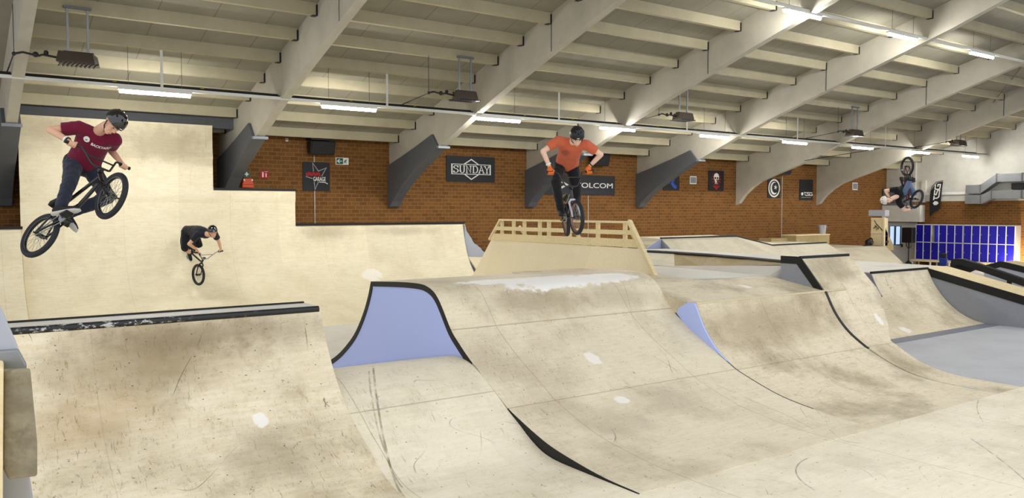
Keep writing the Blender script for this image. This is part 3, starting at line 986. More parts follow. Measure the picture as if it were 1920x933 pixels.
XL = 38.08
ya, yz = at(1717, 450, X=XL).y, at(1902, 450, X=XL).y
zt, zb = at(1717, 420, X=XL).z, at(1717, 486, X=XL).z
tw = (ya - yz) / 12
for unit in (0, 1):
    yl = ya - unit * 6 * tw - unit * .02
    t = thing('locker_cabinet', (XL, yl - 3 * tw, zb), ['left half of the blue locker bank, with one locker standing open', 'right half of the blue locker bank, lit by a lamp'][unit], 'lockers', 'blue lockers on the end wall')
    mb = MB()
    mb.box((XL + .03, yl - 6 * tw, zb), (XEND - .02, yl, zb + .03)); mb.box((XL + .03, yl - 6 * tw, zt - .03), (XEND - .02, yl, zt))
    mb.box((XL + .03, yl - 6 * tw, (zt + zb) / 2 - .015), (XEND - .02, yl, (zt + zb) / 2 + .015))
    mb.box((XEND - .04, yl - 6 * tw, zb), (XEND - .02, yl, zt))
    for k in range(7): mb.box((XL + .005, yl - k * tw - .022, zb), (XEND - .02, yl - k * tw + .022, zt))
    for zz in (zb, (zt + zb) / 2 - .015, zt - .03): mb.box((XL + .005, yl - 6 * tw, zz), (XL + .03, yl, zz + .03))
    mb.build('carcass', M_WHITE, t)
    for k in range(6):
        for r in (0, 1):
            z0 = zb + .035 if r == 0 else (zt + zb) / 2 + .02
            z1 = (zt + zb) / 2 - .02 if r == 0 else zt - .035
            yy1, yy0 = yl - k * tw - .026, yl - (k + 1) * tw + .026
            mb = MB()
            if unit == 0 and k == 2 and r == 1:
                mb.box((XL - .30, yy0, z0), (XL, yy0 + .02, z1)); nm = 'open_door'
            else:
                mb.box((XL - .005, yy0, z0), (XL + .018, yy1, z1)); nm = 'locker_door'
            d = mb.build(nm, M_LOCK, t)
            if nm == 'locker_door':
                mb = MB(); mb.box((XL - .015, yy1 - .05, (z0 + z1) / 2 - .03), (XL - .004, yy1 - .02, (z0 + z1) / 2 + .02)); mb.build('lock', M_STEEL, d)
mb = MB(); mb.box((XL + .1, ya - 2.7 * tw, zb + (zt - zb) / 2 + .02), (XL + .3, ya - 2.3 * tw, zb + (zt - zb) / 2 + .16))
tag(mb.build('dark_bag', M_BLKPL, bevel=.05), 'small dark bag inside the open locker', 'bag')
t = thing('locker_bench', (XL, (ya + yz) / 2, 0), 'pale wooden bench carrying the blue lockers', 'bench')
mb = MB(); mb.box((XL - .25, yz - .05, zb - .07), (XEND - .02, ya + .12, zb - .003)); mb.build('bench_top', M_WOODNEW, t)
for k in range(6):
    yy = ya + .06 - k * (ya - yz) / 5
    mb = MB(); mb.box((XL - .2, yy - .03, 0), (XL - .15, yy + .03, zb - .07)); mb.build('leg', M_WHITE if k else M_WOODNEW, t)
    mb = MB(); mb.box((XEND - .12, yy - .03, 0), (XEND - .07, yy + .03, zb - .07)); mb.build('leg', M_WHITE if k else M_WOODNEW, t)

# speaker on a stand beside the lockers
xs_ = 37.6
a, b = at(1695, 426, X=xs_), at(1714, 455, X=xs_)
t = thing('stand_speaker', (xs_, (a.y + b.y) / 2, 0), 'black loudspeaker on a stand between door and lockers', 'speaker')
mb = MB(); mb.box((xs_ - .2, b.y, b.z), (xs_ + .15, a.y, a.z)); mb.build('cabinet', M_BLKPL, t, bevel=.03)
yc = (a.y + b.y) / 2
mb = MB(); mb.tube([(xs_, yc, .1), (xs_, yc, b.z)], .03, 8); mb.tube([(xs_, yc + .12, b.z), (xs_, yc + .12, b.z - .15), (xs_, yc, b.z - .28), (xs_, yc - .12, b.z - .15), (xs_, yc - .12, b.z)], .02, 6); mb.build('stand_post', M_BLKPL, t)
mb = MB(); mb.loft([((xs_, yc, 0), (.3, 0, 0), (0, .3, 0)), ((xs_, yc, .05), (.28, 0, 0), (0, .28, 0)), ((xs_, yc, .3), (.04, 0, 0), (0, .04, 0))]); mb.build('stand_foot', M_BLKPL, t)

# feather flag
xf = 38.25
t = thing('feather_flag', (xf, at(1744, 405, X=xf).y, 0), 'black feather flag with white TSG lettering by the end wall', 'flag')
out = [(1744, 406), (1744, 390), (1744, 372), (1746, 358), (1751, 348), (1758, 342), (1768, 340), (1766, 352), (1764, 372), (1762, 391), (1754, 396), (1748, 400)]
mb = MB(); mb.prism([at(u, v, X=xf) for u, v in out], (.02, 0, 0)); mb.build('flag_cloth', M_PANEL, t)
pole = [at(1743.5, v, X=xf) for v in (406, 396, 380)] + [at(u, v, X=xf) for u, v in ((1744.5, 362), (1748, 349), (1756, 341), (1768, 338.5))]
mb = MB(); mb.tube(pole, .018, 6); mb.build('pole', M_BLKPL, t)
mb = MB(); mb.bar(pole[2], (XEND, pole[2].y, pole[2].z), .04, .04); mb.bar(pole[1], (XEND, pole[1].y, pole[1].z), .04, .04); mb.build('wall_bracket', M_BLKPL, t)
c0 = at(1756, 368, X=xf)
plf = lambda p, q: (xf - .003, c0.y + q - p * .10, c0.z + p)
tsg(t, plf, .08, 0, .74, .27, (-.004, 0, 0), .055)
# ------------------------------------------------------------------ riding surfaces
CR1, CR2 = (232, 216, 178), (222, 203, 160)
M_PLYFAR = ply('plywood_far_wall', (246, 238, 212), (238, 226, 192), 0.26, (188, 170, 130), marks=0.25, seam_k=0.15, screws=False, seams_y=(),
               worn=((9.7, 20.1, .95, .35, .5, .22, .6),), stain=((4.6, 20.7, 4.3, 1.2, .6, .55, .45, (150, 132, 96)), (2.2, 20.7, 4.45, 1.0, .6, .35, .35, (160, 140, 104)), (8.6, 20.6, 2.1, .9, .5, .22, .4, (150, 138, 110)), (11, 20.6, 2.1, 1.5, .5, .15, .4, (160, 148, 118))))
M_PLYFRONT = ply('plywood_front_quarter', (246, 236, 210), (235, 221, 188), 0.52, (150, 132, 98), marks=0.85, seam_k=0.16,
                 stain=((1.7, 8.5, 1.25, 1.3, .5, .42, .62, (136, 114, 76)), (2.3, 8.62, 1.42, 1.3, .4, .2, .5, (126, 112, 86)), (3.0, 8.6, 1.4, .9, .4, .3, .3, (128, 112, 86)), (1.2, 8.2, .8, .7, .5, .3, .4, (170, 136, 84)), (2.6, 7.6, .35, .5, .5, .4, .35, (122, 108, 84))),
                 worn=((2.62, 8.0, .62, .10, .14, .12, .8),))
M_PLYMID = ply('plywood_spine', (242, 233, 208), (234, 222, 194), 0.36, (152, 136, 106), marks=0.6, seams_y=(7.66, 8.93),
               stain=((6.9, 9.15, 1.35, 1.1, .28, .35, .55, (138, 122, 92)), (8.4, 9.15, 1.35, .8, .28, .35, .4, (140, 124, 96)), (6.6, 7.1, .1, .7, .5, .3, .3, (128, 108, 82)), (7.6, 7.3, .2, .7, .4, .3, .25, (128, 108, 82))),
               rings=((7.195, 6.651, 1.684, .008, .4, 8.6, 8.95, 5.9, 7.4),), worn=((7.5, 9.50, 1.66, 1.25, .34, .35, 1.0), (8.5, 9.48, 1.66, .8, .26, .3, .9), (6.5, 9.6, 1.68, .7, .2, .2, .9), (7.0, 7.45, .3, .15, .12, .2, .8), (7.2, 8.25, .7, .14, .18, .2, .7)))
M_PLYCD = ply('plywood_bank', (240, 230, 204), (229, 215, 184), 0.64, (146, 130, 100), marks=0.55, seams_y=(7.66,),
              stain=((10.9, 8.2, .9, 2.2, .45, .6, .55, (146, 126, 90)), (13.4, 8.8, 1.6, .9, .35, .5, .55, (142, 128, 100)), (17.6, 9.9, .6, 1.4, .7, .8, .35, (160, 142, 108))),
              worn=((13.9, 8.1, .75, .1, .14, .2, .7), (14.2, 7.75, .42, .1, .15, .2, .8), (14.4, 7.4, .25, .1, .14, .2, .7), (17.3, 9.45, .1, .22, .2, .2, .7), (11.4, 9.1, 1.40, .12, .2, .1, .7), (12.2, 9.68, 1.47, .8, .1, .1, .7)))
M_PLYBACK = ply('plywood_back_decks', (228, 220, 198), (218, 208, 182), 0.35, (166, 158, 138), marks=0.2, screws=False)
M_PLYDIM = ply('plywood_brown_bank', (178, 160, 116), (166, 148, 104), 0.4, (120, 106, 74), marks=0.2, screws=False)
M_PLYFLOOR = ply('plywood_floor', (249, 241, 220), (242, 232, 206), 0.28, (166, 150, 118), marks=0.55, seams_y=(7.93,), rings=((12.353, 4.908, 8.998, .012, .6, 3.52, 4.3, 6.2, 8.8), (8.4, 6.496, 4.796, .01, .5, 3.6, 4.1, 6.9, 8.6), (7.807, 4.239, 1.025, .008, .6, 6.7, 7.9, 4.6, 5.3), (14.222, -.303, 6.202, .007, .45, 10.8, 12.1, 4.8, 5.5), (.26, 13.678, 13.245, .008, .55, 8.8, 9.9, 3.5, 4.6)))
M_NEWPOST = flat('pale_post', rgb(240, 226, 186))
M_PALE = paint('pale_worn_floor', rgb(222, 219, 210), None, 0.55, 0.05)
M_BLUE = flat('side_panel_blue', rgb(184, 200, 255), 0.55, var=0.015, scale=30)
M_BLUEGREY = flat('side_panel_blue_grey', rgb(160, 168, 196), 0.55, var=0.06, scale=20)
M_SGREY = flat('side_panel_grey', rgb(150, 154, 164), 0.6, var=0.08, scale=12)
M_COPING = None
t_ = NT('coping_worn_black')
p_ = t_.pos()
f_ = t_.math('MULTIPLY', t_.ramp(t_.noise(t_.vmul(p_, (1, 2, 2)), 9.0, 5, 0.75), 0.54, 0.6), t_.ramp(t_.noise(p_, 0.7, 2), 0.38, 0.55))
x_, y_, z_ = t_.sep(p_)
t_.put(t_.b.inputs['Base Color'], t_.mix(t_.math('MULTIPLY', f_, t_.ramp(x_, 2.9, 2.3)), rgb(26, 27, 30), rgb(206, 206, 204)))
t_.b.inputs['Roughness'].default_value = 0.4
M_COPING = t_.m

# lower transition shared by the whole front line of ramps: (y, height)
LOW = [(5.5, 0.0), (6.1, .004), (6.5, .02), (6.8, .06), (7.1, .14), (7.4, .26), (7.66, .39), (7.93, .56)]
FLY = 5.5


def ramp_thing(name, loc, lab, cat):
    return thing(name, loc, lab, cat)


# plywood floor in front
mb = MB(); mb.box((-3, -6, 0.0), (13.5, 5.52, 0.012))
tag(mb.build('plywood_floor', M_PLYFLOOR), 'worn plywood floor in the foreground', kind='structure')
# pale floor between the front ramps and the far wall
mb = MB(); mb.box((-3, 11.0, 0.0), (13.2, 20.2, 0.01))
tag(mb.build('floor_pale_strip', M_PALE), 'pale smooth floor below the far plywood wall', kind='structure')

# ---- front quarter pipe (with a narrow ledge and a second lip: it is a spine)
QX0, QX1 = -1.5, 3.54
LOWQ = [(5.5, .015), (6.3, .017), (6.75, .025), (7.0, .065), (7.22, .156), (7.44, .282), (7.66, .398), (7.93, .566)]
prof = spline(LOWQ + [(8.13, .73), (8.34, .97), (8.52, 1.24), (8.62, 1.42), (8.67, 1.56)], 5)
t = ramp_thing('quarter_pipe', (1.2, 8.0, 0), 'nearest quarter pipe on the left with a scraped black coping', 'ramp')
sheet(mb := MB(), prof, QX0, QX1, .03, 8); mb.build('riding_surface', M_PLYFRONT, t, smooth=30)
mb = MB(); side(mb, prof, QX1 - .035, .02); mb.build('side_panel', M_SGREY, t)
mb = MB(); mb.tube([(QX0, 8.695, 1.588), (QX1 - .02, 8.695, 1.588)], .037, 14); mb.build('coping', M_COPING, t, smooth=50)
mb = MB(); mb.box((QX0, 8.73, 1.58), (QX1 - .04, 9.02, 1.628)); mb.build('ledge', M_PALE, t)
mb = MB(); mb.tube([(QX0, 9.03, 1.632), (QX1 - .06, 9.03, 1.632)], .016, 12); mb.build('rear_coping', M_BLACK, t, smooth=50)
bp = [(9.04, 1.61), (9.08, 1.42), (9.2, 1.15), (9.4, .85), (9.75, .5), (10.2, .2), (10.7, .05), (11.2, 0.012)]
sheet(mb := MB(), spline(bp, 4), QX0, QX1, .03, 4); mb.build('rear_surface', M_PLYFAR, t, smooth=30)

# ---- spine ramp with the blue end panel
SX0, SX1 = 5.4, 9.424
front = [(5.5, 0.02), (6.0, .035), (6.5, .09), (6.85, .145), (7.12, .215), (7.4, .305), (7.66, .40), (7.93, .545), (8.2, .69), (8.5, .855), (8.75, 1.02), (8.93, 1.16), (9.13, 1.40),
         (9.25, 1.53), (9.38, 1.62), (9.55, 1.675), (9.75, 1.695), (10.2, 1.685), (10.8, 1.65), (11.24, 1.62)]
prof = spline(front, 4)
back = spline([(11.25, 1.60), (11.36, 1.36), (11.56, 1.06), (11.86, .74), (12.25, .47), (12.58, .29), (12.95, .14), (13.4, .03), (13.7, 0.012)], 4)
t = ramp_thing('spine_ramp', (7.4, 9.5, 0), 'rounded plywood spine ramp in the centre with a blue end panel', 'ramp')
sheet(mb := MB(), prof, SX0, SX1, .03, 8); mb.build('riding_surface', M_PLYMID, t, smooth=40)
sheet(mb := MB(), back, SX0, SX1, .03, 4); mb.build('rear_surface', M_PLYFAR, t, smooth=40)
full = prof + back[1:]
mb = MB(); side(mb, full, SX0 + .002, .02); mb.build('end_panel', M_BLUE, t)
hump = [q for q in full if 8.42 < q[0] < 13.0]
mb = MB(); edge_strip(mb, hump, SX0 - .012, .014, .075); mb.build('edge_trim', M_BLACK, t)
toe = [q for q in prof if 5.5 <= q[0] <= 7.72]
mb = MB(); edge_strip(mb, toe, SX0 - .008, .01, .16); mb.build('toe_edge', M_BLACK, t)
mb = MB(); side(mb, full, SX1 - .022, .02); mb.build('far_end_panel', M_SGREY, t)

jl = [(a, b + .004) for a, b in prof if 6.3 < a < 8.0]
mb = MB(); sheet(mb, jl, SX1, SX1 + .014, .02, 1); mb.build('joint_strip', M_BLACK, t, smooth=30)

# ---- low kicker between quarter pipe and spine
kp = [(5.5, .012), (6.3, .013), (6.75, .02), (7.0, .06), (7.22, .15), (7.44, .275), (7.66, .39), (7.93, .555), (8.2, .70), (8.4, .79), (8.6, .835), (8.8, .845), (9.0, .82), (9.6, .705), (11.0, .42), (12.4, .13), (13.0, .012)]
prof = spline(kp, 4)
t = ramp_thing('kicker_ramp', (4.5, 8.5, 0), 'low rounded plywood hump between quarter pipe and blue panel', 'ramp')
sheet(mb := MB(), prof, QX1, SX0 - .012, .03, 4); mb.build('riding_surface', M_PLYFLOOR, t, smooth=40)

# ---- bank with the slim blue wedge (right of the spine)
BX0, BX1 = 9.46, 12.76
prof = spline(LOW[:-1] + [(7.66, .385), (7.99, .61), (8.25, .90), (8.46, 1.28)], 5)
t = ramp_thing('quarter_pipe', (11, 8, 0), 'brown-stained low quarter pipe with a slim blue wedge on its left', 'ramp')
sheet(mb := MB(), prof, BX0, BX1, .03, 6); mb.build('riding_surface', M_PLYCD, t, smooth=30)
wedge = [q for q in prof if q[0] > 7.55]
mb = MB(); mb.prism([(BX0 - .035, a, b) for a, b in wedge] + [(BX0 - .035, 8.60, 1.283), (BX0 - .035, 8.86, 1.13), (BX0 - .035, 8.5, .8), (BX0 - .035, 8.05, .5)], (.03, 0, 0)); mb.build('end_panel', M_BLUE, t)
dk_ = lambda y: 1.28 + (y - 8.46) * .1638
mb = MB(); mb.prism([(10.6, 8.46, 1.25), (BX1, 8.46, 1.25), (BX1, 9.62, dk_(9.62) - .03), (9.42, 9.62, dk_(9.62) - .03), (9.42, 9.14, dk_(9.14) - .03)], (0, 0, .03)); mb.build('sloping_deck', M_PLYCD, t)
q = [V((9.42, 9.14, dk_(9.14))), V((10.6, 8.46, 1.28)), V((BX0 - .02, 8.60, 1.282)), V((9.42, 8.86, 1.13))]
mb = MB(); dn = V((.0, 0, -.04)); mb.add(q + [p + dn for p in q], [(0, 1, 2, 3), (7, 6, 5, 4)] + [(i, (i + 1) % 4, 4 + (i + 1) % 4, 4 + i) for i in range(4)]); mb.build('corner_fillet', M_PLYCD, t)
mb = MB(); mb.prism([(BX0, 8.46, 1.25), (10.6, 8.46, 1.25), (10.6, 8.46, 1.28), (BX0, 8.46, 1.28)], (0, .03, 0)); mb.build('lip_board', M_PLYCD, t)
mb = MB(); mb.box((BX0, 8.445, 1.262), (BX1 + .65, 8.475, 1.292)); mb.build('coping', flat('bare_edge', rgb(224, 212, 180)), t)
blk = [q for q in prof if q[0] > 7.62]
mb = MB(); edge_strip(mb, blk, BX1, .006, .03)
mb2 = MB(); sheet(mb2, [(a - .004, b + .012) for a, b in blk], BX1 - .01, BX1 + .05, .02, 1); mb2.build('metal_strip', M_BLACK, t, smooth=30)

# deck behind: ply to the left, pale worn floor to the right
mb = MB(); mb.prism([(9.4, 9.6, 1.44), (9.4, 13.2, 1.44), (11.3, 13.2, 1.44), (11.30, 11.1, 1.44), (11.08, 10.0, 1.44), (11.0, 9.6, 1.44)], (0, 0, .025))
tag(mb.build('plywood_deck', M_PLYCD, loc=(10, 10, 0)), 'plywood deck behind the blue wedge, left of the pale deck', 'deck')
mb = MB()
mb.add([(11.08, 10.0, 1.467), (11.7, 9.72, 1.468), (12.76, 9.62, 1.475), (12.98, 9.4, 1.66), (12.93, 12.8, 1.47), (11.30, 13.2, 1.466), (11.30, 11.1, 1.466),
        (11.08, 10.0, 1.38), (11.7, 9.72, 1.38), (12.76, 9.62, 1.38), (12.98, 9.4, 1.38), (12.93, 12.8, 1.38), (11.30, 13.2, 1.38), (11.30, 11.1, 1.38)],
       [(0, 1, 2, 3, 4, 5, 6), (13, 12, 11, 10, 9, 8, 7)] + [(i, (i + 1) % 7, 7 + (i + 1) % 7, 7 + i) for i in range(7)])
tag(mb.build('pale_deck', M_PALE, loc=(12, 11, 0)), 'pale smooth deck between the fence and the black-edged box', 'deck')

# ---- tall box with black edges
t = ramp_thing('funbox', (13.5, 8.8, 0), 'tall bank with black edged grey side, rising right of the brown-stained quarter pipe', 'ramp')
lowD = spline(LOW[:-1] + [(7.66, .385), (7.99, .61), (8.25, .90), (8.46, 1.26)], 5)
upD = [(8.46, 1.26), (8.60, 1.42), (8.80, 1.65), (8.97, 1.845)]
profD = lowD + upD[1:]
def xr(i):
    y = profD[i][0]
    tab = [(0, 13.48), (7.0, 13.5), (7.72, 13.62), (8.05, 14.1), (8.37, 14.42), (8.5, 14.38), (8.97, 14.31)]
    for (a, p), (b, q) in zip(tab, tab[1:]):
        if y <= b: return p + (q - p) * (y - a) / (b - a)
    return 14.31
sheet(mb := MB(), profD, BX1 + .04, xr, .03, 4); mb.build('riding_surface', M_PLYCD, t, smooth=30)
mb = MB(); mb.box((BX1, 8.97, 1.80), (14.28, 9.36, 1.845)); mb.build('top_deck', M_PALE, t)
mb = MB(); mb.box((BX1, 8.945, 1.81), (14.28, 8.985, 1.865)); mb.build('coping', M_BLACK, t)
mb = MB(); mb.prism([(BX1, 8.46, 1.25), (BX1, 8.97, 1.84), (BX1, 9.36, 1.84), (BX1, 9.36, 1.2)], (.03, 0, 0)); mb.build('side_panel', M_SGREY, t)
mb = MB(); mb.prism([(BX1 - .01, 8.455, 1.255), (BX1 - .01, 8.96, 1.855), (BX1 - .01, 9.37, 1.855), (BX1 - .01, 9.37, 1.72), (BX1 - .01, 9.03, 1.72), (BX1 - .01, 8.60, 1.23)], (.02, 0, 0)); mb.build('edge_trim', M_BLACK, t)
mb = MB(); mb.box((BX1 + .01, 9.34, .5), (14.26, 9.37, 1.82)); mb.build('rear_panel', M_SGREY, t)

# ---- right hand quarter pipe with side wedge, deck and the long black-topped hubba
EX0, EX1 = 17.8, 20.3
profE = spline([(9.14, 0.0), (9.45, .07), (9.76, .21), (10.05, .43), (10.29, .70), (10.45, .95), (10.58, 1.22)], 5)
t = ramp_thing('quarter_pipe', (19, 10, 0), 'far right quarter pipe ending at the long grey wall', 'ramp')
sheet(mb := MB(), profE, EX0, EX1, .03, 4); mb.build('riding_surface', M_PLYCD, t, smooth=30)
lowE = [q for q in profE if q[1] < .74]
sheet(mb := MB(), lowE, 13.9, EX0, .03, 6); mb.build('lower_surface', M_PLYCD, t, smooth=30)
mb = MB(); mb.prism([(EX0 - .03, a, b) for a, b in profE if b > .74] + [(EX0 - .03, 10.95, 1.25), (EX0 - .03, 10.95, .70), (EX0 - .03, 10.33, .70)], (.03, 0, 0)); mb.build('side_panel', flat('side_panel_mauve', rgb(142, 138, 156), 0.6), t)
mb = MB(); mb.box((EX0 - .02, 10.56, 1.215), (EX1 + .02, 10.61, 1.265)); mb.build('coping', M_BLACK, t)
mb = MB(); mb.prism([(14.3, 10.95, 1.20), (14.3, 13.4, 1.20), (21.6, 13.4, 1.20), (21.3, 10.6, 1.20), (EX0, 10.6, 1.20), (EX0 - .02, 10.95, 1.2)], (0, 0, .045)); mb.build('deck', M_PALE, t)
mb = MB(); mb.box((13.9, 8.86, 0), (20.36, 9.18, .012)); mb.build('metal_toe_plate', flat('toe_plate_grey', rgb(136, 140, 152), 0.5, 0.2, 0.06), t)

t = ramp_thing('hubba_bank', (20.8, 8, 0), 'long sloping bank with grey side wall and thick black top edge', 'ramp')
yb0, hb0, sl = 10.62, 1.25, .231
yb1 = yb0 - hb0 / sl
mb = MB(); mb.prism([(EX1 + .02, yb0, 0), (EX1 + .02, yb0, hb0 - .03), (EX1 + .02, yb1, 0)], (.04, 0, 0)); mb.build('side_wall', M_SGREY, t)
mb = MB(); mb.prism([(EX1, yb0, hb0 - .19), (EX1, yb0, hb0), (EX1, yb1, 0), (EX1, yb1 + .9, 0)], (.05, 0, 0)); mb.build('edge_trim', M_BLACK, t)
mb = MB(); mb.prism([(EX1 + .03, yb0, hb0 - .03), (EX1 + .03, yb0, hb0 + .004), (EX1 + .03, yb1, .004), (EX1 + .03, yb1 + .13, 0)], (1.0, 0, 0)); mb.build('riding_surface', M_WOODNEW, t)
mb = MB(); mb.prism([(EX1 + 1.0, yb0, 0), (EX1 + 1.0, yb0, hb0 - .03), (EX1 + 1.0, yb1, 0)], (.03, 0, 0)); mb.build('far_side_wall', M_SGREY, t)

# ---- raised strip with long black coping, bank towards the pale deck
t = ramp_thing('long_bank', (13.6, 11.8, 0), 'long low bank with a black coping behind the pale deck', 'ramp')
cop = [(13.95, 14.0, 1.70), (14.0, 13.2, 1.70), (13.88, 12.0, 1.70), (13.62, 10.9, 1.70), (13.28, 9.75, 1.70), (13.1, 9.4, 1.70)]
bot = [(13.05, 13.0, 1.468), (13.30, 12.5, 1.468), (13.5, 11.9, 1.48), (13.25, 10.9, 1.55), (13.04, 9.75, 1.655), (12.99, 9.4, 1.67)]
bot = [(a - .02, b, c) for a, b, c in bot]
n = len(cop)
def strip(i0, i1, mat, nm):
    mb = MB()
    A = [V(c) for c in cop[i0:i1 + 1]]; B = [V(c) for c in bot[i0:i1 + 1]]; k = len(A)
    dn = V((.02, 0, -.03))
    mb.add(A + B + [a + dn for a in A] + [b + dn for b in B], [(i, i + 1, k + i + 1, k + i) for i in range(k - 1)] + [(2 * k + i, 3 * k + i, 3 * k + i + 1, 2 * k + i + 1) for i in range(k - 1)]
           + [(i, 2 * k + i, 2 * k + i + 1, i + 1) for i in range(k - 1)] + [(k + i, k + i + 1, 3 * k + i + 1, 3 * k + i) for i in range(k - 1)] + [(0, k, 3 * k, 2 * k), (k - 1, 3 * k - 1, 4 * k - 1, 2 * k - 1)])
    mb.build(nm, mat, t)
strip(0, 1, M_PLYBACK, 'pale_surface'); strip(1, n - 1, M_PLYDIM, 'brown_surface')
mb = MB(); mb.tube([(a - .01, b, c + .0) for a, b, c in cop], .045, 10); mb.build('coping', M_BLACK, t, smooth=50)
mb = MB(); poly = [(a, b, 1.66) for a, b, c in cop] + [(15.1, 9.4, 1.66), (15.15, 11.1, 1.66), (15.22, 11.8, 1.66), (15.4, 14.8, 1.66), (13.95, 15.0, 1.66)]
mb.prism(poly, (0, 0, .04)); mb.build('deck', M_PALE, t)
mb = MB(); mb.box((14.2, 9.5, 0), (15.05, 13.0, 1.65)); mb.build('substructure', M_DKGREY, t)

# ---- far ramps in front of the brick wall
YA = 15.1
a, b, c, d = at(1240, 447, Y=YA), at(1380, 443, Y=YA), at(1448, 460, Y=YA), at(1550, 455, Y=YA)
t = ramp_thing('far_bank', (18, YA, 0), 'far plywood bank whose top edge steps down in the middle', 'ramp')
top = [a, b, c, d]
def low(p): return V((p.x + .1, YA - 1.3, .9))
mb = MB(); k = 4
mb.add(top + [low(p) for p in top] + [p - V((0, -.03, .03)) for p in top] + [low(p) - V((0, -.03, .03)) for p in top],
       [(i, i + 1, k + i + 1, k + i) for i in range(3)] + [(2 * k + i, 3 * k + i, 3 * k + i + 1, 2 * k + i + 1) for i in range(3)] + [(i, 2 * k + i, 2 * k + i + 1, i + 1) for i in range(3)]
       + [(k + i, k + i + 1, 3 * k + i + 1, 3 * k + i) for i in range(3)] + [(0, k, 3 * k, 2 * k), (k - 1, 3 * k - 1, 4 * k - 1, 2 * k - 1)])
mb.build('riding_surface', M_PLYBACK, t)
mb = MB(); mb.tube([p + V((0, .02, 0)) for p in top], .035, 8); mb.build('coping', M_BLACK, t)
mb = MB(); mb.add([p - V((0, 0, .01)) for p in top] + [p + V((0, .9, .0 if i > 1 else .02)) for i, p in enumerate(top)] + [p - V((0, 0, .06)) for p in top] + [p + V((0, .9, -.06)) for p in top],
                  [(i, 4 + i, 5 + i, 1 + i) for i in range(3)] + [(8 + i, 9 + i, 13 + i, 12 + i) for i in range(3)] + [(4 + i, 12 + i, 13 + i, 5 + i) for i in range(3)] + [(i, i + 1, 9 + i, 8 + i) for i in range(3)] + [(0, 8, 12, 4), (3, 7, 15, 11)])
mb.build('deck', M_PLYBACK, t)
mb = MB(); lf = a - V((.62, 0, .42)); mb.prism([a - V((.03, .02, .02)), low(a) - V((.03, 0, 0)), V((a.x - .03, YA, .9))], (.03, 0, 0)); mb.build('side_panel', M_SGREY, t)
mb = MB(); mb.prism([a - V((.04, .03, .0)), V((a.x - .75, YA - .03, 1.62)), V((a.x - .75, YA - .03, .9)), V((a.x - .04, YA - .03, .9))], (0, .03, 0)); mb.build('wedge_panel', M_BLUEGREY, t)

decks = [([(18.5, 16.6), (23.2, 16.6), (23.2, YW - .01), (18.5, YW - .01)], 1.60, 'grey-brown deck below the brick wall beside the fence'),
         ([(23.2, 16.2), (24.3, 16.2), (29.0, 19.6), (29.0, YW - .01), (23.2, YW - .01)], 1.40, 'grey-brown deck below the moon poster'),
         ([(29.0, 19.6), (33.5, 19.6), (33.5, YW - .01), (29.0, YW - .01)], 1.12, 'grey-brown deck below the white bucket')]
for poly, h, lab in decks:
    cx, cy = sum(p[0] for p in poly) / len(poly), sum(p[1] for p in poly) / len(poly)
    mb = MB(); mb.prism([(a, b, h - .12) for a, b in poly], (0, 0, .12))
    dk = tag(mb.build('back_deck', M_PLYBACK, loc=(cx, cy, 0)), lab, 'deck')
    for (xa, ya_), (xb, yb_) in zip(poly[:-2], poly[1:-1]):
        mb = MB(); mb.prism([(xa + (cx - xa) * .01, ya_ + .03, 0), (xb + (cx - xb) * .01, yb_ + .03, 0), (xb + (cx - xb) * .01, yb_ + .03, h - .12), (xa + (cx - xa) * .01, ya_ + .03, h - .12)], (0, .03, 0)); mb.build('skirt_panel', M_PLYBACK, dk)
A = at(1560, 460, Y=19.6); B = at(1660, 460, Y=19.6); Cc = at(1693, 492, Y=17.6); D = V((A.x - 1.5, 17.6, Cc.z))
t = ramp_thing('far_bank', ((A.x + B.x) / 2, 18.5, 0), 'pale plywood bank in front of the graffiti kiosk', 'ramp')
A.z = B.z = 1.12
A2 = V((24.0, 19.6, 1.12)); D.x = 23.5
mb = MB(); dn = V((0, 0, -.04)); q = [A2, B, Cc, D]; mb.add(q + [p + dn for p in q], [(0, 1, 2, 3), (7, 6, 5, 4)] + [(i, (i + 1) % 4, 4 + (i + 1) % 4, 4 + i) for i in range(4)]); mb.build('riding_surface', M_PLYBACK, t)
mb = MB(); mb.prism([B + V((0, 0, -.04)), Cc + V((0, 0, -.04)), V((Cc.x, Cc.y, 0)), V((B.x, B.y, 0))], (-.03, .0, 0)); mb.build('side_panel', M_SGREY, t)

# wooden box with bucket, kiosk with graffiti, bag
a, b = at(1493, 441, Y=20.6), at(1555, 457, Y=20.6)
mb = MB(); mb.box((a.x, 20.6, 1.05), (b.x, 21.3, a.z)); bx = mb.build('plywood_box', M_PLYDIM, loc=((a.x + b.x) / 2, 21, 1.05))
tag(bx, 'low plywood box by the brick wall with a bucket on top', 'box')
mb = MB(); mb.box((a.x - .02, 20.58, a.z - .02), (b.x + .02, 21.32, a.z + .02)); mb.build('top_board', M_WOODNEW, bx)
mb = MB(); mb.box((a.x - 1.1, 21.0, 1.05), (a.x - .02, 21.6, a.z - .12)); tag(mb.build('plywood_crate', M_PLYDIM, loc=(a.x - .6, 21.3, 1.05)), 'small plywood crate left of the box with the bucket', 'box')
c0, c1 = at(1535, 422, Y=20.95), at(1549, 438, Y=20.95)
xc, r = (c0.x + c1.x) / 2, .16
zb_ = a.z + .02
t = thing('bucket', (xc, 20.95, zb_), 'white plastic bucket standing on the low plywood box', 'bucket')
hz = c0.z - zb_
mb = MB(); mb.lathe([(0.0, 0), (r * .82, 0), (r, hz), (r * 1.06, hz), (r * 1.06, hz - .03), (r * .97, hz - .03), (r * .78, .02), (0, .02)], (xc, 20.95, zb_), n=24); mb.build('pail', M_LGREY, t, smooth=40)
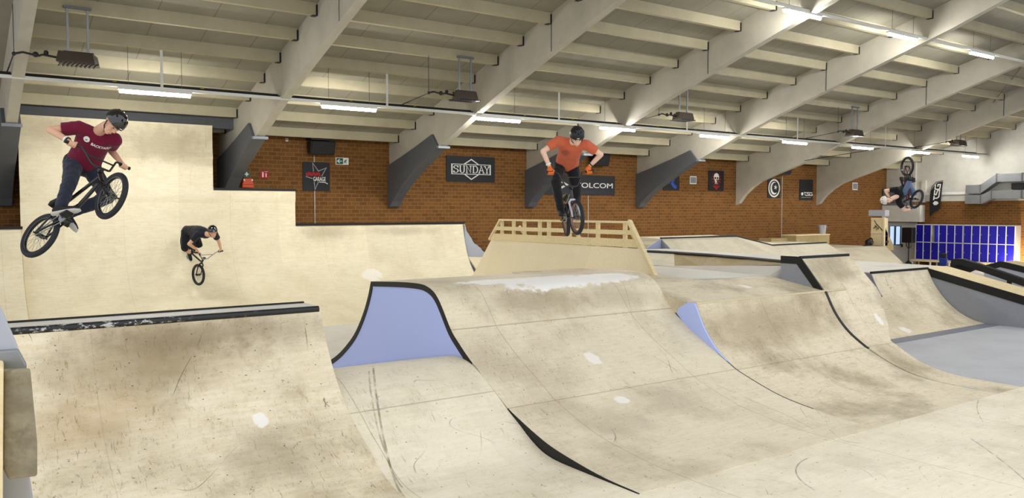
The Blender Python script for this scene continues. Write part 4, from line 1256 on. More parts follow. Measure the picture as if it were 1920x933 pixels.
mb = MB(); mb.tube([(xc + r * math.cos(q * PI / 8), 20.95 - r * .9, zb_ + hz - .04 - .09 * math.sin(q * PI / 8)) for q in range(9)], .008, 6); mb.build('handle', M_STEEL, t)

YK = 19.75
a, b = at(1633, 408, Y=YK), at(1657, 458, Y=YK)
XK_ = b.x; y2 = at(1633, 430, X=XK_).y; zk = at(1657, 409, Y=YK).z
t = thing('wooden_kiosk', (XK_, YK + .3, 1.1), 'small wooden kiosk with graffiti and a pale canopy beside the door', 'kiosk')
mb = MB(); mb.box((XK_, YK, 1.12), (XK_ + .3, y2, zk)); mb.build('cabin', M_WOODNEW, t)
mb = MB(); mb.box((XK_ - .04, YK - .04, 1.12), (XK_ + .04, YK + .04, zk + .04)); mb.build('frame_post', M_NEWPOST, t)
mb = MB(); mb.box((XK_ - .02, YK + .04, zk - .06), (XK_, y2, zk + .02)); mb.box((XK_ - .02, YK + .04, 1.66), (XK_, y2, 1.71)); mb.build('frame_rail', M_NEWPOST, t)
mb = MB(); mb.box((XK_ - .05, YK - .05, zk + .10), (XK_ + .3, y2 + .1, zk + .36)); mb.build('canopy', M_LGREY, t)
mb = MB(); pk = lambda p, q: (XK_ - .004, y2 + (YK - y2) * p, 1.12 + (zk - 1.12) * q)
stroke(mb, [(.25, .92), (.4, .8), (.9, .55)], .05, pk); stroke(mb, [(.2, .62), (.4, .72), (.55, .6), (.62, .7)], .05, pk); stroke(mb, [(.3, .75), (.45, .55)], .04, pk)
solid(mb, (-.003, 0, 0)).build('graffiti', flat('graffiti_grey', rgb(96, 88, 66)), t)
b = V((XK_ + .02, YK, 1.1))
mb = MB(); mb.prism([(b.x + .08, YK, .9), (b.x + .08, YK, 1.9), (b.x + .75, YK, 1.15), (b.x + .8, YK, .9)], (0, .05, 0)); mb.build('stair_panel', M_PLYDIM, t)
mb = MB()
for q in (0, 1): mb.box((b.x + .12, YK - .02, 1.25 + q * .28), (b.x + .34 - q * .10, YK, 1.33 + q * .24), Matrix.Translation((0, 0, 0)))
mb.build('stair_slot', M_BLACK, t)
c = at(1638, 450, Y=19.9)
mb = MB(); mb.ball((c.x, 20.1, 1.12 + .15), (.22, .17, .16)); mb.ball((c.x + .1, 20.1, 1.12 + .26), (.12, .1, .11)); mb.box((c.x - .42, 20.0, 1.12), (c.x - .1, 20.2, 1.16))
tag(place('duffel_bag', remesh(mb, .03, 3), M_BLKPL, loc=(0, 0, 0), smooth=180), 'black bag on the deck beside the kiosk', 'bag')

# ---- fenced wooden barrier
XFN = 11.36
t = ramp_thing('fenced_bank', (XFN, 14.3, 0), 'new pale wooden bank topped by a slatted railing', 'ramp')
def fx(h): return XFN + min(0, (h - 1.95) * .42)
def fp(u, v, h0):
    h = h0
    for _ in range(20): p = at(u, v, X=fx(h)); h = p.z
    return p
R0, R1 = at(1199, 466, X=XFN), fp(1232, 516, 1.45)
L0, L1 = at(921, 449, X=XFN), fp(893, 503, 1.2)
dr = (R1 - R0) / (R0.z - R1.z); dl = (L1 - L0) / (L0.z - L1.z)
R2, L2 = R0 + dr * R0.z, L0 + dl * L0.z
M_NEWPLY = ply('new_plywood', (246, 234, 202), (240, 226, 190), 0.05, marks=0, screws=False)
mb = MB(); mb.prism([L0, R0, R2, L2], (.03, 0, .0)); mb.build('bank_panel', M_NEWPLY, t)
def board(h0, h1, nm, x=XFN - .02, th=.04):
    def e(h, tp, bt, p, q): # end positions along the slanted ends
        return p + (q - p) * ((h - tp) / (bt - tp))
    yr = lambda h: R0.y + (11.92 - R0.y) * (h - R0.z) / (2.47 - R0.z)
    yl = lambda h: L0.y + (16.45 - L0.y) * (h - L0.z) / (2.47 - L0.z)
    mb = MB(); mb.prism([(x, yl(h0), h0), (x, yr(h0), h0), (x, yr(h1), h1), (x, yl(h1), h1)], (th, 0, 0)); return mb.build(nm, M_WOODNEW, t)
board(1.95, 2.115, 'bottom_board'); board(2.20, 2.29, 'middle_rail'); board(2.43, 2.475, 'top_rail', XFN - .05, .1)
for u in (941, 963, 983, 1012, 1029, 1068, 1121, 1172):
    p = at(u, 425, X=XFN + .04)
    mb = MB(); mb.bar((XFN + .045, p.y, 1.9), (XFN + .045, p.y, 2.44), .09, .05, (1, 0, 0)); mb.build('post', M_WOODNEW, t)
mb = MB(); mb.bar(V((XFN - .02, 11.90, 2.48)), R1 + V((-.04, 0, -.02)), .07, .09, (1, 0, 0)); mb.build('end_rail', M_WOODNEW, t)
mb = MB(); mb.bar(V((XFN + .02, 16.46, 2.46)), L0 + V((0.02, .1, 0)), .05, .07, (1, 0, 0)); mb.build('end_rail', M_WOODNEW, t)
for y in (12.0, 13.8, 15.8):
    mb = MB(); mb.bar((XFN + .1, y, 2.3), (XFN + .7, y, 1.62 if y > 13 else 1.47), .07, .05, (0, 1, 0)); mb.build('rear_brace', M_WOODNEW, t)

# ---- far plywood wall: quarter pipe with tall vert extension
YQ = 20.7
def qp(H):
    pts = [(17.85, 0.012), (18.3, .05), (18.75, .16), (19.2, .33), (19.6, .53), (19.95, .76), (20.22, 1.03), (20.42, 1.35), (20.56, 1.7), (20.65, 2.05), (20.69, 2.3)]
    if H > 2.31: pts += [(20.70, 2.7), (20.70, 3.2)]
    if H > 3.3: pts += [(20.70, 4.0), (20.70, H)]
    return spline(pts, 4)
t = ramp_thing('vert_ramp', (7, 20, 0), 'big pale plywood quarter pipe wall with a tall left part stepping down to the right', 'ramp')
for x0, x1, H, nm in ((1.6, 5.70, 4.76, 'tall_panel'), (5.70, 7.78, 3.2, 'middle_panel'), (7.78, 12.95, 2.3, 'low_panel')):
    sheet(mb := MB(), qp(H), x0, x1, .03, 6); mb.build(nm, M_PLYFAR, t, smooth=30)
pl_ = [(a - .16, b) for a, b in qp(2.3)]
sheet(mb := MB(), pl_, -4, 1.6, .03, 4); mb.build('left_panel', M_PLYFAR, t, smooth=30)
mb = MB(); side(mb, [(a + .17, b) for a, b in pl_], 1.585, .014) if False else mb.prism([(1.59, a, b) for a, b in pl_] + [(1.59, a + .17, b) for a, b in reversed(pl_)], (.012, 0, 0)); mb.build('left_edge', M_WOODNEW, t)
for x0, x1, y, h in ((7.78, 12.99, YQ, 2.32), (5.70, 7.80, YQ, 3.22), (-4, 1.62, YQ - .16, 2.32)):
    mb = MB(); mb.box((x0, y - .04, h - .04), (x1, y + .05, h + .02)); mb.build('coping', M_BLACK, t)
for x0, x1, h in ((7.78, 12.95, 2.3), (5.70, 7.78, 3.2), (-4, 1.6, 2.3)):
    mb = MB(); mb.box((x0, YQ + .02, h - .06), (x1, YW - .02, h - .015)); mb.build('deck', M_PLYBACK, t)
mb = MB(); mb.box((1.62, YQ + .02, .1), (5.68, YQ + .1, 4.7)); mb.box((1.6, YQ + .1, 4.6), (1.7, YW - .05, 4.7)); mb.box((5.6, YQ + .1, 4.6), (5.68, YW - .05, 4.7)); mb.build('back_frame', M_WOODNEW, t)
mb = MB(); mb.prism([(12.93, a, b) for a, b in qp(2.3)] + [(12.93, YQ + .05, 2.3), (12.93, YQ + .05, 0), (12.93, 17.85, 0)], (.02, 0, 0)); mb.build('end_panel', M_LGREY, t)
# side quarter behind its right end, grey end panel facing the hall
t = ramp_thing('side_quarter', (13.4, 20.9, 0), 'curved pale grey end panel to the right of the far plywood wall', 'ramp')
yS = 20.62
crv = [at(u, v, Y=yS) for u, v in ((871, 419), (875, 430), (881, 442), (888, 452), (896, 460.5), (908, 470), (918, 474))]
mb = MB(); mb.prism(crv + [V((crv[-1].x, yS, .6)), V((12.96, yS, .6)), V((12.96, yS, crv[0].z))], (0, .04, 0)); mb.build('end_panel', M_LGREY, t)
mb = MB(); k = len(crv); off = V((0, 1.4, 0)); dn = V((0, 0, -.03))
mb.add(crv + [p + off for p in crv] + [p + dn for p in crv] + [p + off + dn for p in crv], [(i, i + 1, k + i + 1, k + i) for i in range(k - 1)] + [(2 * k + i, 3 * k + i, 3 * k + i + 1, 2 * k + i + 1) for i in range(k - 1)] + [(i, 2 * k + i, 2 * k + i + 1, i + 1) for i in range(k - 1)] + [(k + i, k + i + 1, 3 * k + i + 1, 3 * k + i) for i in range(k - 1)])
mb.build('riding_surface', M_PLYBACK, t, smooth=40)
# low plywood bank joining wall and fenced bank
mb = MB(); q = [at(877, 481, Y=yS - .06), at(906, 482, Y=yS - .06), V((13.4, 18.6, .012)), V((12.97, 18.6, .012))]
mb.add(q + [p + V((0, .04, -.02)) for p in q], [(0, 1, 2, 3), (7, 6, 5, 4)] + [(i, (i + 1) % 4, 4 + (i + 1) % 4, 4 + i) for i in range(4)])
tag(mb.build('corner_bank', M_NEWPLY, loc=(13.2, 19.6, 0)), 'small plywood corner bank below the curved grey panel', 'ramp')

# ---- black topped grind ledges at the far right
def ledge(pts, w, h, lab, legs=(), side_mat=None):
    """bent black-edged ledge; pts are the top edge nearest the camera"""
    t = thing('grind_ledge', pts[0], lab, 'ledge')
    mb = MB(); k = len(pts)
    P = [V(p) for p in pts]; W = V((w, 0, 0)); D = V((0, 0, -h))
    mb.add(P + [p + W for p in P] + [p + W + D for p in P] + [p + D for p in P],
           [(j * k + i, j * k + i + 1, ((j + 1) % 4) * k + i + 1, ((j + 1) % 4) * k + i) for j in range(4) for i in range(k - 1)] + [(0, k, 2 * k, 3 * k), (k - 1, 4 * k - 1, 3 * k - 1, 2 * k - 1)])
    mb.build('rail_beam', M_BLACK, t)
    for p in legs:
        mb = MB(); mb.box((p[0] - .05, p[1] - .05, 0), (p[0] + .05, p[1] + .05, p[2])); mb.build('leg', M_BLACK, t)
    return t
XR = 26.0
k1 = [at(u, v, X=XR) for u, v in ((1783, 486), (1790, 485), (1803, 485), (1838, 496), (1920, 524), (1990, 548))]
lg = at(1893, 516, X=XR + .1)
t = ledge(k1, .25, .20, 'long bent black grind rail in front of the lockers', [(XR + .1, lg.y, lg.z)])
mb = MB(); mb.prism([at(1783, 487, X=XR + .26), at(1803, 487, X=XR + .26), at(1840, 500, X=XR + .26), at(1815, 512, X=XR + .26), at(1783, 508, X=XR + .26)], (.05, 0, 0)); mb.build('dark_end_panel', M_BLACK, t)
XR2 = 29.5
k2 = [at(u, v, X=XR2) for u, v in ((1845, 497), (1876, 489.5), (1920, 500), (1990, 517))]
t = ledge(k2, .12, .20, 'second black-edged ledge behind the long grind rail')
mb = MB(); P = [p + V((.12, 0, -.01)) for p in k2[1:]]
mb.add(P + [p + V((1.0, 0, 0)) for p in P] + [p + V((0, 0, -.06)) for p in P] + [p + V((1.0, 0, -.06)) for p in P], [(0, 1, 4, 3), (1, 2, 5, 4), (6, 9, 10, 7), (7, 10, 11, 8), (0, 6, 7, 1), (1, 7, 8, 2), (3, 4, 10, 9), (4, 5, 11, 10), (0, 3, 9, 6), (2, 8, 11, 5)])
mb.build('top_board', M_WOODNEW, t)
mb = MB(); mb.prism([p + V((.02, 0, -.19)) for p in k2] + [V((XR2 + .02, k2[-1].y, 0)), V((XR2 + .02, k2[0].y, 0))], (.05, 0, 0)); mb.build('side_panel', M_LGREY, t)
# pale low manual pad between them
a, b = at(1815, 514, X=XR - 1.2), at(1920, 534, X=XR - 1.2)
mb = MB(); mb.box((XR - 1.5, b.y - 1.5, 0), (XR + 1.8, a.y, .28)); mp = tag(mb.build('manual_pad', M_SGREY, loc=(XR, a.y - 2, 0)), 'low grey manual pad with pale wooden top under the black rail', 'pad')
mb = MB(); mb.box((XR - 1.52, b.y - 1.5, .28), (XR + 1.82, a.y - .4, .31)); mb.build('top_board', M_WOODNEW, mp)

# small blue rucksack on a post end in front of the lockers
c = at(1769, 490, X=34.0)
bl = thing('rucksack', (34.0, c.y, c.z - .2), 'small blue rucksack with dark top standing in front of the lockers', 'bag')
mb = MB(); mb.box((33.9, c.y - .15, c.z - .2), (34.1, c.y + .15, c.z + .16)); mb.build('pack', flat('rucksack_blue', rgb(24, 52, 140), 0.7), bl, bevel=.05)
mb = MB(); mb.box((33.84, c.y - .11, c.z - .17), (33.92, c.y + .11, c.z + .02)); mb.build('front_pocket', MATS['rucksack_blue'], bl, bevel=.025)
mb = MB(); mb.box((33.91, c.y - .12, c.z + .14), (34.09, c.y + .12, c.z + .34)); mb.build('top_roll', flat('rucksack_dark', rgb(20, 24, 48), 0.7), bl, bevel=.05)
mb = MB(); mb.tube([(33.98, c.y - .05, c.z + .33), (33.98, c.y, c.z + .39), (33.98, c.y + .05, c.z + .33)], .012, 6); mb.build('handle', MATS['rucksack_dark'], bl)
mb = MB(); mb.box((33.75, c.y - .35, 0), (34.3, c.y + .35, c.z - .2)); tag(mb.build('low_box', M_BLACK, loc=(34, c.y, 0)), 'low dark box under the blue rucksack', 'box')

# ---- barrier end close to the camera at the left edge
t = thing('barrier_post', (at(10, 900, z=2.5).x, at(10, 900, z=2.5).y, 0), 'wooden barrier end with a worn board, close to the camera at lower left', 'barrier')
DV = (at(20, 780, z=1) - EYE); DV.z = 0; DV.normalize()
def slab(px_, z0, th, nm, mat, bev=.006):
    A = [at(u, v, z=z0) for u, v in px_]
    for p in A: p.z = max(p.z, 0.0)
    n = len(A); mb = MB(); B = [p + DV * th for p in A]
    mb.add(A + B, [tuple(range(n)), tuple(range(2 * n - 1, n - 1, -1))] + [(i, (i + 1) % n, n + (i + 1) % n, n + i) for i in range(n)]); return mb.build(nm, mat, t, bevel=bev)
slab([(6, 694), (57, 692), (70, 830), (70, 893), (16, 900), (6, 880)], 2.30, .03, 'worn_board', ply('weathered_board', (176, 166, 138), (146, 134, 106), 0.75, (92, 86, 70), marks=0, screws=False))
slab([(-90, 560), (-6, 560), (34, 652), (34, 664), (-90, 664)], 2.42, .05, 'panel_top', M_LGREY)
slab([(-90, 664), (34, 655), (50, 684), (50, 694), (-90, 696)], 2.40, .05, 'metal_cap', M_STEEL)
slab([(-90, 690), (7, 690), (12, 2700), (-90, 2700)], 2.28, .16, 'timber_edge', M_WOODNEW)
slab([(2, 880), (54, 880), (72, 1000), (80, 2700), (2, 2700)], 2.44, .05, 'lower_panel', M_LGREY)
# ------------------------------------------------------------------ bikes
M_RUB = flat('tyre_rubber', rgb(36, 38, 44), 0.75, var=0.1)
M_FRAMEB = flat('frame_black', rgb(20, 20, 24), 0.25, 0.2, 0.05, coat=0.5)
M_CHROME = flat('chrome', rgb(190, 192, 196), 0.2, 0.85, 0.05)
M_SPOKE = flat('spoke_steel', rgb(150, 146, 138), 0.35, 0.6, 0.05)
M_FRAMER = flat('frame_dark_red', rgb(86, 30, 34), 0.3, 0.2, 0.06)
M_FRAMEW = flat('frame_pale', rgb(196, 198, 214), 0.3, 0.2, 0.06)
WB, WR = 0.95, 0.255


def make_bike(lab, rear, d, u, steer, frame_mat, bar_mat, fork_mat, rim_mat, crank_ang=0.0):
    """rear hub position, forward and up directions (hall coordinates). Returns hall positions of grips and pedals."""
    d = V(d).normalized(); u = (V(u) - d * V(u).dot(d)).normalized(); l = u.cross(d)       # l = rider's left
    M = Matrix((( d.x, l.x, u.x, rear.x), (d.y, l.y, u.y, rear.y), (d.z, l.z, u.z, rear.z), (0, 0, 0, 1)))
    root = bpy.data.objects.new('bmx_bike', None); COL.objects.link(root); root.matrix_world = M
    ORIGIN[root.name] = V((0, 0, 0))
    tag(root, lab, 'bicycle', 'BMX bikes of the riders')
    HT, HB = V((.775, 0, .40)), V((.805, 0, .285))          # head tube top, bottom
    FH = V((WB, 0, 0)); BB = V((.355, 0, .03)); ST = V((.265, 0, .245))
    ax = (HT - HB).normalized()
    Rm = Matrix.Translation(HB) @ Matrix.Rotation(steer, 4, ax) @ Matrix.Translation(-HB)
    S = lambda p: Rm @ V(p)

    def wheel(c, axl, nm):
        mb = MB(); r, a = .226, .029
        mb.lathe([(r + a * math.cos(q * PI / 6), a * math.sin(q * PI / 6)) for q in range(13)], c, axl, 40)
        w = mb.build(nm, M_RUB, root, smooth=80)
        mb = MB(); mb.lathe([(.196, -.016), (.205, -.018), (.205, .018), (.196, .016), (.190, .008), (.190, -.008), (.196, -.016)], c, axl, 40); mb.build('rim', rim_mat, w, smooth=40)
        axl = V(axl).normalized()
        e1 = axl.cross(u0 := V((0, 0, 1))).normalized(); e2 = axl.cross(e1)
        mb = MB()
        for k in range(36):
            t0 = 2 * PI * k / 36; t1 = t0 + (.9 if k % 4 < 2 else -.9)
            s = .028 if k % 2 else -.028
            mb.tube([c + (e1 * math.cos(t1) + e2 * math.sin(t1)) * .022 + axl * s, c + (e1 * math.cos(t0) + e2 * math.sin(t0)) * .195], .0017, 4, cap=False)
        mb.build('spokes', M_SPOKE, w)
        mb = MB(); mb.tube([c - axl * .05, c + axl * .05], .024, 12); mb.tube([c - axl * .085, c + axl * .085], .009, 8); mb.build('hub', M_FRAMEB, w, smooth=50)
        return w
    wheel(V((0, 0, 0)), V((0, 1, 0)), 'rear_wheel')
    fa = (Rm.to_3x3() @ V((0, 1, 0)))
    wheel(S(FH), fa, 'front_wheel')
    # frame
    mb = MB()
    mb.tube([HB - ax * .005, HT + ax * .005], .024, 12)
    mb.tube([HT - ax * .03, ST], .018, 10); mb.tube([HB + ax * .02, BB], .021, 10); mb.tube([BB, ST + V((-.012, 0, .04))], .017, 10)
    mb.tube([BB - V((0, .04, 0)), BB + V((0, .04, 0))], .026, 12)
    for s in (-1, 1):
        mb.tube([BB + V((-.02, s * .025, 0)), V((0, s * .065, 0))], .011, 8); mb.tube([ST + V((0, s * .02, -.02)), V((0, s * .065, 0))], .010, 8)
    mb.build('frame', frame_mat, root, smooth=50)
    # fork
    mb = MB()
    crown = HB - ax * .02
    for s in (-1, 1): mb.tube([S(crown + V((0, s * .028, 0))), S(crown + V((.02, s * .058, -.04))), S(FH + V((0, s * .06, 0)))], [.017, .016, .011], 10)
    mb.tube([S(crown + V((0, -.03, 0))), S(crown + V((0, .03, 0)))], .018, 10)
    mb.build('fork', fork_mat, root, smooth=50)
    # stem, bars, grips
    clamp = HT + ax * .05 + V((.05, 0, 0.01))
    mb = MB(); mb.bar(S(HT + ax * .035), S(clamp), .05, .05, (0, 0, 1)); mb.build('stem', M_FRAMEB, root, bevel=.006)
    mb = MB()
    back = V((-.055, 0, 0))
    bl = []
    for s in (-1, 1):
        bl.append([S(clamp), S(clamp + V((0, s * .07, 0))), S(clamp + V((-.015, s * .10, .02))), S(clamp + V((-.03, s * .19, .20))), S(clamp + V((-.035, s * .215, .215))), S(clamp + back + V((0, s * .36, .222)))])
        mb.tube(bl[-1], .0115, 8)
    mb.tube([S(clamp + V((-.025, -.155, .135))), S(clamp + V((-.025, .155, .135)))], .009, 8)
    mb.build('handlebar', bar_mat, root, smooth=60)
    grips = {}
    for s, k in ((-1, 'R'), (1, 'L')):
        a = S(clamp + V((-.045, s * .245, .2175))); b = S(clamp + back + V((0, s * .365, .222)))
        mb = MB(); mb.tube([a, b], .017, 12); mb.tube([b, b + (b - a).normalized() * .008], .02, 12); mb.build('grip', M_BLKPL, root, smooth=50)
        grips[k] = (M @ (a + (b - a) * .45), (M.to_3x3() @ (b - a)).normalized())
    # seat
    sb = ST + V((-.03, 0, .09))
    mb = MB(); mb.tube([ST, sb], .013, 8); mb.build('seat_post', M_FRAMEB, root)
    tl = V((.94, 0, .34)).normalized(); tn = V((-tl.z, 0, tl.x))
    mb = MB(); mb.loft([(sb - tl * .10 + tn * .01, V((0, .055, 0)), tn * .022), (sb - tl * .06 + tn * .015, V((0, .062, 0)), tn * .028), (sb + tl * .02 + tn * .012, V((0, .035, 0)), tn * .024), (sb + tl * .11 + tn * .0, V((0, .018, 0)), tn * .018), (sb + tl * .14, V((0, .008, 0)), tn * .008)], 14); mb.build('saddle', M_BLKPL, root, smooth=60)
    # cranks, chain, pedals
    ca = V((math.cos(crank_ang), 0, math.sin(crank_ang)))
    ped = {}
    mb = MB()
    for s, k in ((-1, 'R'), (1, 'L')):
        tip = BB + ca * (.17 * (1 if k == 'R' else -1)) + V((0, s * .075, 0))
        mb.tube([BB + V((0, s * .06, 0)), tip], [.014, .010], 8)
        ped[k] = tip + V((0, s * .06, 0))
    mb.tube([BB - V((0, .075, 0)), BB + V((0, .075, 0))], .011, 8)
    mb.build('cranks', M_FRAMEB, root, smooth=50)
    mb = MB(); mb.lathe([(.02, -.004), (.058, -.004), (.058, .004), (.02, .004), (.02, -.004)], BB + V((0, -.048, 0)), (0, 1, 0), 20)
    mb.lathe([(.006, -.004), (.022, -.004), (.022, .004), (.006, .004), (.006, -.004)], V((0, -.048, 0)), (0, 1, 0), 14)
    for s in (-1, 1): mb.bar(BB + V((0, -.048, s * .057)), V((0, -.048, s * .021)), .007, .008)
    mb.build('chain_drive', M_STEEL if frame_mat is M_FRAMEB else M_FRAMEB, root)
    for k, p in ped.items():
        mb = MB(); s = -1 if k == 'R' else 1
        mb.box((p.x - .048, p.y - .045, p.z - .009), (p.x + .048, p.y + .045, p.z + .009))
        mb.build('pedal', M_BLKPL, root, bevel=.004)
    W = {k: M @ p for k, p in ped.items()}
    return dict(root=root, M=M, d=d, u=u, l=l, grip=grips, pedal=W, seat=M @ sb, bb=M @ BB)


# ------------------------------------------------------------------ riders
M_SKIN = flat('skin_fair', rgb(222, 176, 146), 0.55, var=0.06, scale=12)
M_SKIN2 = flat('skin_pale', rgb(232, 194, 172), 0.55, var=0.05, scale=12)
M_HELM = flat('helmet_gloss_black', rgb(18, 20, 26), 0.12, 0.0, 0.03, coat=1.0)
M_HELMM = flat('helmet_matt_black', rgb(26, 28, 30), 0.38, 0.0, 0.03)
M_VENT = flat('helmet_opening', rgb(6, 6, 8), 0.9, var=0.0)
M_SOLE = flat('shoe_sole_white', rgb(208, 208, 204), 0.6, var=0.05)
M_SHOE = flat('shoe_black', rgb(24, 24, 28), 0.7, var=0.1)
M_EYE = flat('eye_dark', rgb(40, 30, 26), 0.3, var=0)
M_LIP = flat('lip', rgb(176, 108, 96), 0.5, var=0.02)
M_HAIR = flat('hair_brown', rgb(64, 46, 34), 0.7, var=0.2, scale=40)


def cloth(name, col, wet=None):
    t = NT(name)
    p = t.pos()
    f = t.noise(p, 26, 3)
    c = t.mix(t.math('MULTIPLY', f, .35), rgb(*col), rgb(*[int(a * .72) for a in col]))
    if wet:
        for (q, r, k) in wet: c = patch(t, c, p, t.math('MULTIPLY', t.math('SUBTRACT', t.noise(p, 14, 3), .5), .8), q, r, k, rgb(*[int(a * .5) for a in col]), .5, 1.1)
    t.put(t.b.inputs['Base Color'], c)
    t.b.inputs['Roughness'].default_value = .85
    t.b.inputs['Specular IOR Level'].default_value = .15
    t.b.inputs['Sheen Weight'].default_value = .15
    return t.m


def ik(a, c, l1, l2, pole):
    """joint between a and c with bone lengths l1, l2, bending towards pole (direction)"""
    a, c, pole = V(a), V(c), V(pole)
    d = c - a; L = d.length
    if L > (l1 + l2) * .995:
        k = L / ((l1 + l2) * .995); l1 *= k; l2 *= k
    x = (l1 * l1 - l2 * l2 + L * L) / (2 * L)
    h = math.sqrt(max(l1 * l1 - x * x, 1e-6))
    dn = d / L
    n = (pole - dn * pole.dot(dn)).normalized()
    return a + dn * x + n * h


def caps(mb, pts, rs, n=12):
    """tapered limb with round joints"""
    pts = [V(p) for p in pts]
    mb.tube(pts, rs, n)
    for p, r in zip(pts, rs): mb.ball(p, r, n=n, m=8)
    return mb


def hand(mb, grip, axis, wrist, s, curl=True):
    """fist closed round a bar: palm behind it, four fingers over the front, thumb underneath"""
    a = V(axis).normalized()
    p = wrist - grip; p = (p - a * p.dot(a))
    p = p.normalized() if p.length > 1e-3 else V((0, 0, 1))
    q = a.cross(p) * s
    R = .030
    pc = grip + p * .036 + q * .006
    Mx = Matrix((a, q, p)).transposed()
    mb.ball(pc, (.043, .021, .032), Mx, 14, 9)
    caps(mb, [wrist, grip + p * .05], [.024, .027], 10)
    for k, (o, rr, span) in enumerate(((-.033, .0092, 205), (-.011, .0098, 215), (.011, .0094, 210), (.032, .0080, 190))):
        pts = [grip + a * o + (p * math.cos(math.radians(th)) + q * math.sin(math.radians(th))) * (R - .002 * (th > 120)) for th in [35 + span * j / 5 for j in range(6)]]
        caps(mb, pts, [rr * 1.08, rr * 1.12, rr, rr * 1.02, rr * .95, rr * .85], 8)
    pts = [grip - a * .036 + p * .030 - q * .012, grip - a * .044 + p * .012 - q * .028, grip - a * .036 - p * .012 - q * .031, grip - a * .022 - p * .026 - q * .02]
    caps(mb, pts, [.013, .0115, .0105, .009], 8)


def make_person(lab, J, cols, helmet='gloss', sleeve=.62, short_leg=0.0, gloves=None, bands=(), shirt_print=None, voxel=.009, seed=1.0, skin=None, hair=None, chin_strap=True):
    """J: hall positions. P pelvis, C chest (shoulder centre), H head centre, hf/hu head forward/up, front chest direction,
    SL SR shoulders, EL ER elbows, WL WR wrists, grip L/R (pos, axis), hips/knees/ankles (HL HR KL KR AL AR), toe directions (TL TR)"""
    skin = skin or M_SKIN
    P, C = J['P'], J['C']
    spine = (C - P); L = spine.length; sp = spine / L
    side_ = (J['SL'] - J['SR']).normalized()
    fr = V(J['front']); fr = (fr - sp * fr.dot(sp)).normalized()
    lat = sp.cross(fr); lat = lat if lat.dot(side_) > 0 else -lat
    hf, hu = V(J['hf']).normalized(), V(J['hu']); hu = (hu - hf * hu.dot(hf)).normalized(); hl = hu.cross(hf)
    H = J['H']
    bend = fr * (-.05 * L)
    # ---- body, one continuous skin
    mb = MB()
    def torso(mb, k=1.0, z0=-.06, z1=1.0):
        secs = []
        for f, w, dp in ((-.12, .120, .085), (.0, .150, .105), (.18, .142, .100), (.38, .135, .096), (.58, .150, .108), (.78, .160, .108), (.92, .136, .086), (1.02, .07, .055)):
            if f < z0: continue
            c = P + sp * (L * f) + bend * math.sin(max(0, min(1, f)) * PI)
            secs.append((c, lat * w * k, fr * dp * k))
        mb.loft(secs, 18)
    torso(mb)
    neck = C + sp * .03
    caps(mb, [neck, H - hu * .085 - hf * .02], [.062, .052])
    for s in 'LR':
        caps(mb, [J['S' + s], J['E' + s]], [.054, .040]); caps(mb, [J['E' + s], J['E' + s] * .45 + J['W' + s] * .55, J['W' + s]], [.041, .036, .025])
        caps(mb, [C - sp * .03, J['S' + s]], [.058, .05])
        caps(mb, [J['H' + s], J['K' + s]], [.085, .056]); caps(mb, [J['K' + s], J['K' + s] * .62 + J['A' + s] * .38, J['A' + s]], [.056, .055, .036])
        caps(mb, [P, J['H' + s]], [.10, .09])
        tdir = V(J['T' + s]).normalized()
        caps(mb, [J['A' + s] - J['fu' + s] * .03, J['A' + s] + tdir * .10 - J['fu' + s] * .05], [.030, .016])
        g, ax = J['grip' + s]
        hand(mb, g, ax, J['W' + s], 1 if s == 'R' else -1)
    Mh = Matrix((hl, hf, hu)).transposed()
    mb.ball(H + hu * .025 - hf * .008, (.074, .094, .098), Mh, 18, 14)
    mb.ball(H - hu * .045 + hf * .022, (.056, .066, .074), Mh, 16, 12)
    mb.ball(H - hu * .098 + hf * .058, (.027, .022, .020), Mh, 10, 8)                       # chin
    mb.tube([H + hu * .012 + hf * .083, H - hu * .028 + hf * .108, H - hu * .036 + hf * .09], [.010, .014, .012], 8)    # nose
    mb.ball(H - hu * .070 + hf * .084, (.024, .010, .007), Mh, 10, 6)
    mb.ball(H - hu * .083 + hf * .080, (.021, .010, .008), Mh, 10, 6)
    mb.ball(H + hu * .022 + hf * .080, (.050, .012, .008), Mh, 12, 6)                       # brow
    for s in (-1, 1):
        mb.ball(H + hl * (s * .074) - hu * .012, (.010, .020, .031), Mh, 10, 8)
        mb.ball(H + hl * (s * .036) - hu * .030 + hf * .068, (.022, .018, .016), Mh, 10, 6)
    body = remesh(mb, voxel * .72, 3)
    for v in body.vertices: v.co -= P
    root = place('person', body, skin, None, 180, P, org=P)
    tag(root, lab, 'person', None)
    for s in (-1, 1):
        mb = MB(); mb.ball(H + hl * (s * .032) + hu * .003 + hf * .081, (.009, .006, .005), Mh, 10, 6); mb.build('eye', M_EYE, root, smooth=180)
    mb = MB(); mb.ball(H - hu * .076 + hf * .087, (.022, .007, .006), Mh, 10, 6); mb.build('mouth', M_LIP, root, smooth=180)

    def wear(nm, mb, mat, vx, it, wr, sc):
        me = remesh(mb, vx, it, wr, sc, seed)
        for v in me.vertices: v.co -= P
        return place(nm, me, mat, root, 180, V((0, 0, 0)), org=P)
    # ---- shirt
    mb = MB()
    secs = []
    for f, w, dp in ((-.04, .180, .132), (.04, .180, .134), (.2, .172, .130), (.42, .170, .128), (.62, .178, .132), (.80, .186, .130), (.94, .165, .108), (1.03, .085, .072)):
        c = P + sp * (L * f) + bend * math.sin(max(0, min(1, f)) * PI)
        secs.append((c, lat * w, fr * dp))
    mb.loft(secs, 20)
    for s in 'LR':
        S, E_ = J['S' + s], J['E' + s]
        e = S + (E_ - S) * sleeve
        caps(mb, [C - sp * .03, S], [.09, .078])
        mb.tube([S, S + (e - S) * .5, e], [.078, .074, .073], 14); mb.ball(S, .079)
    shirt = wear('tshirt', mb, cols['shirt'], voxel, 5, .006, 11.0)
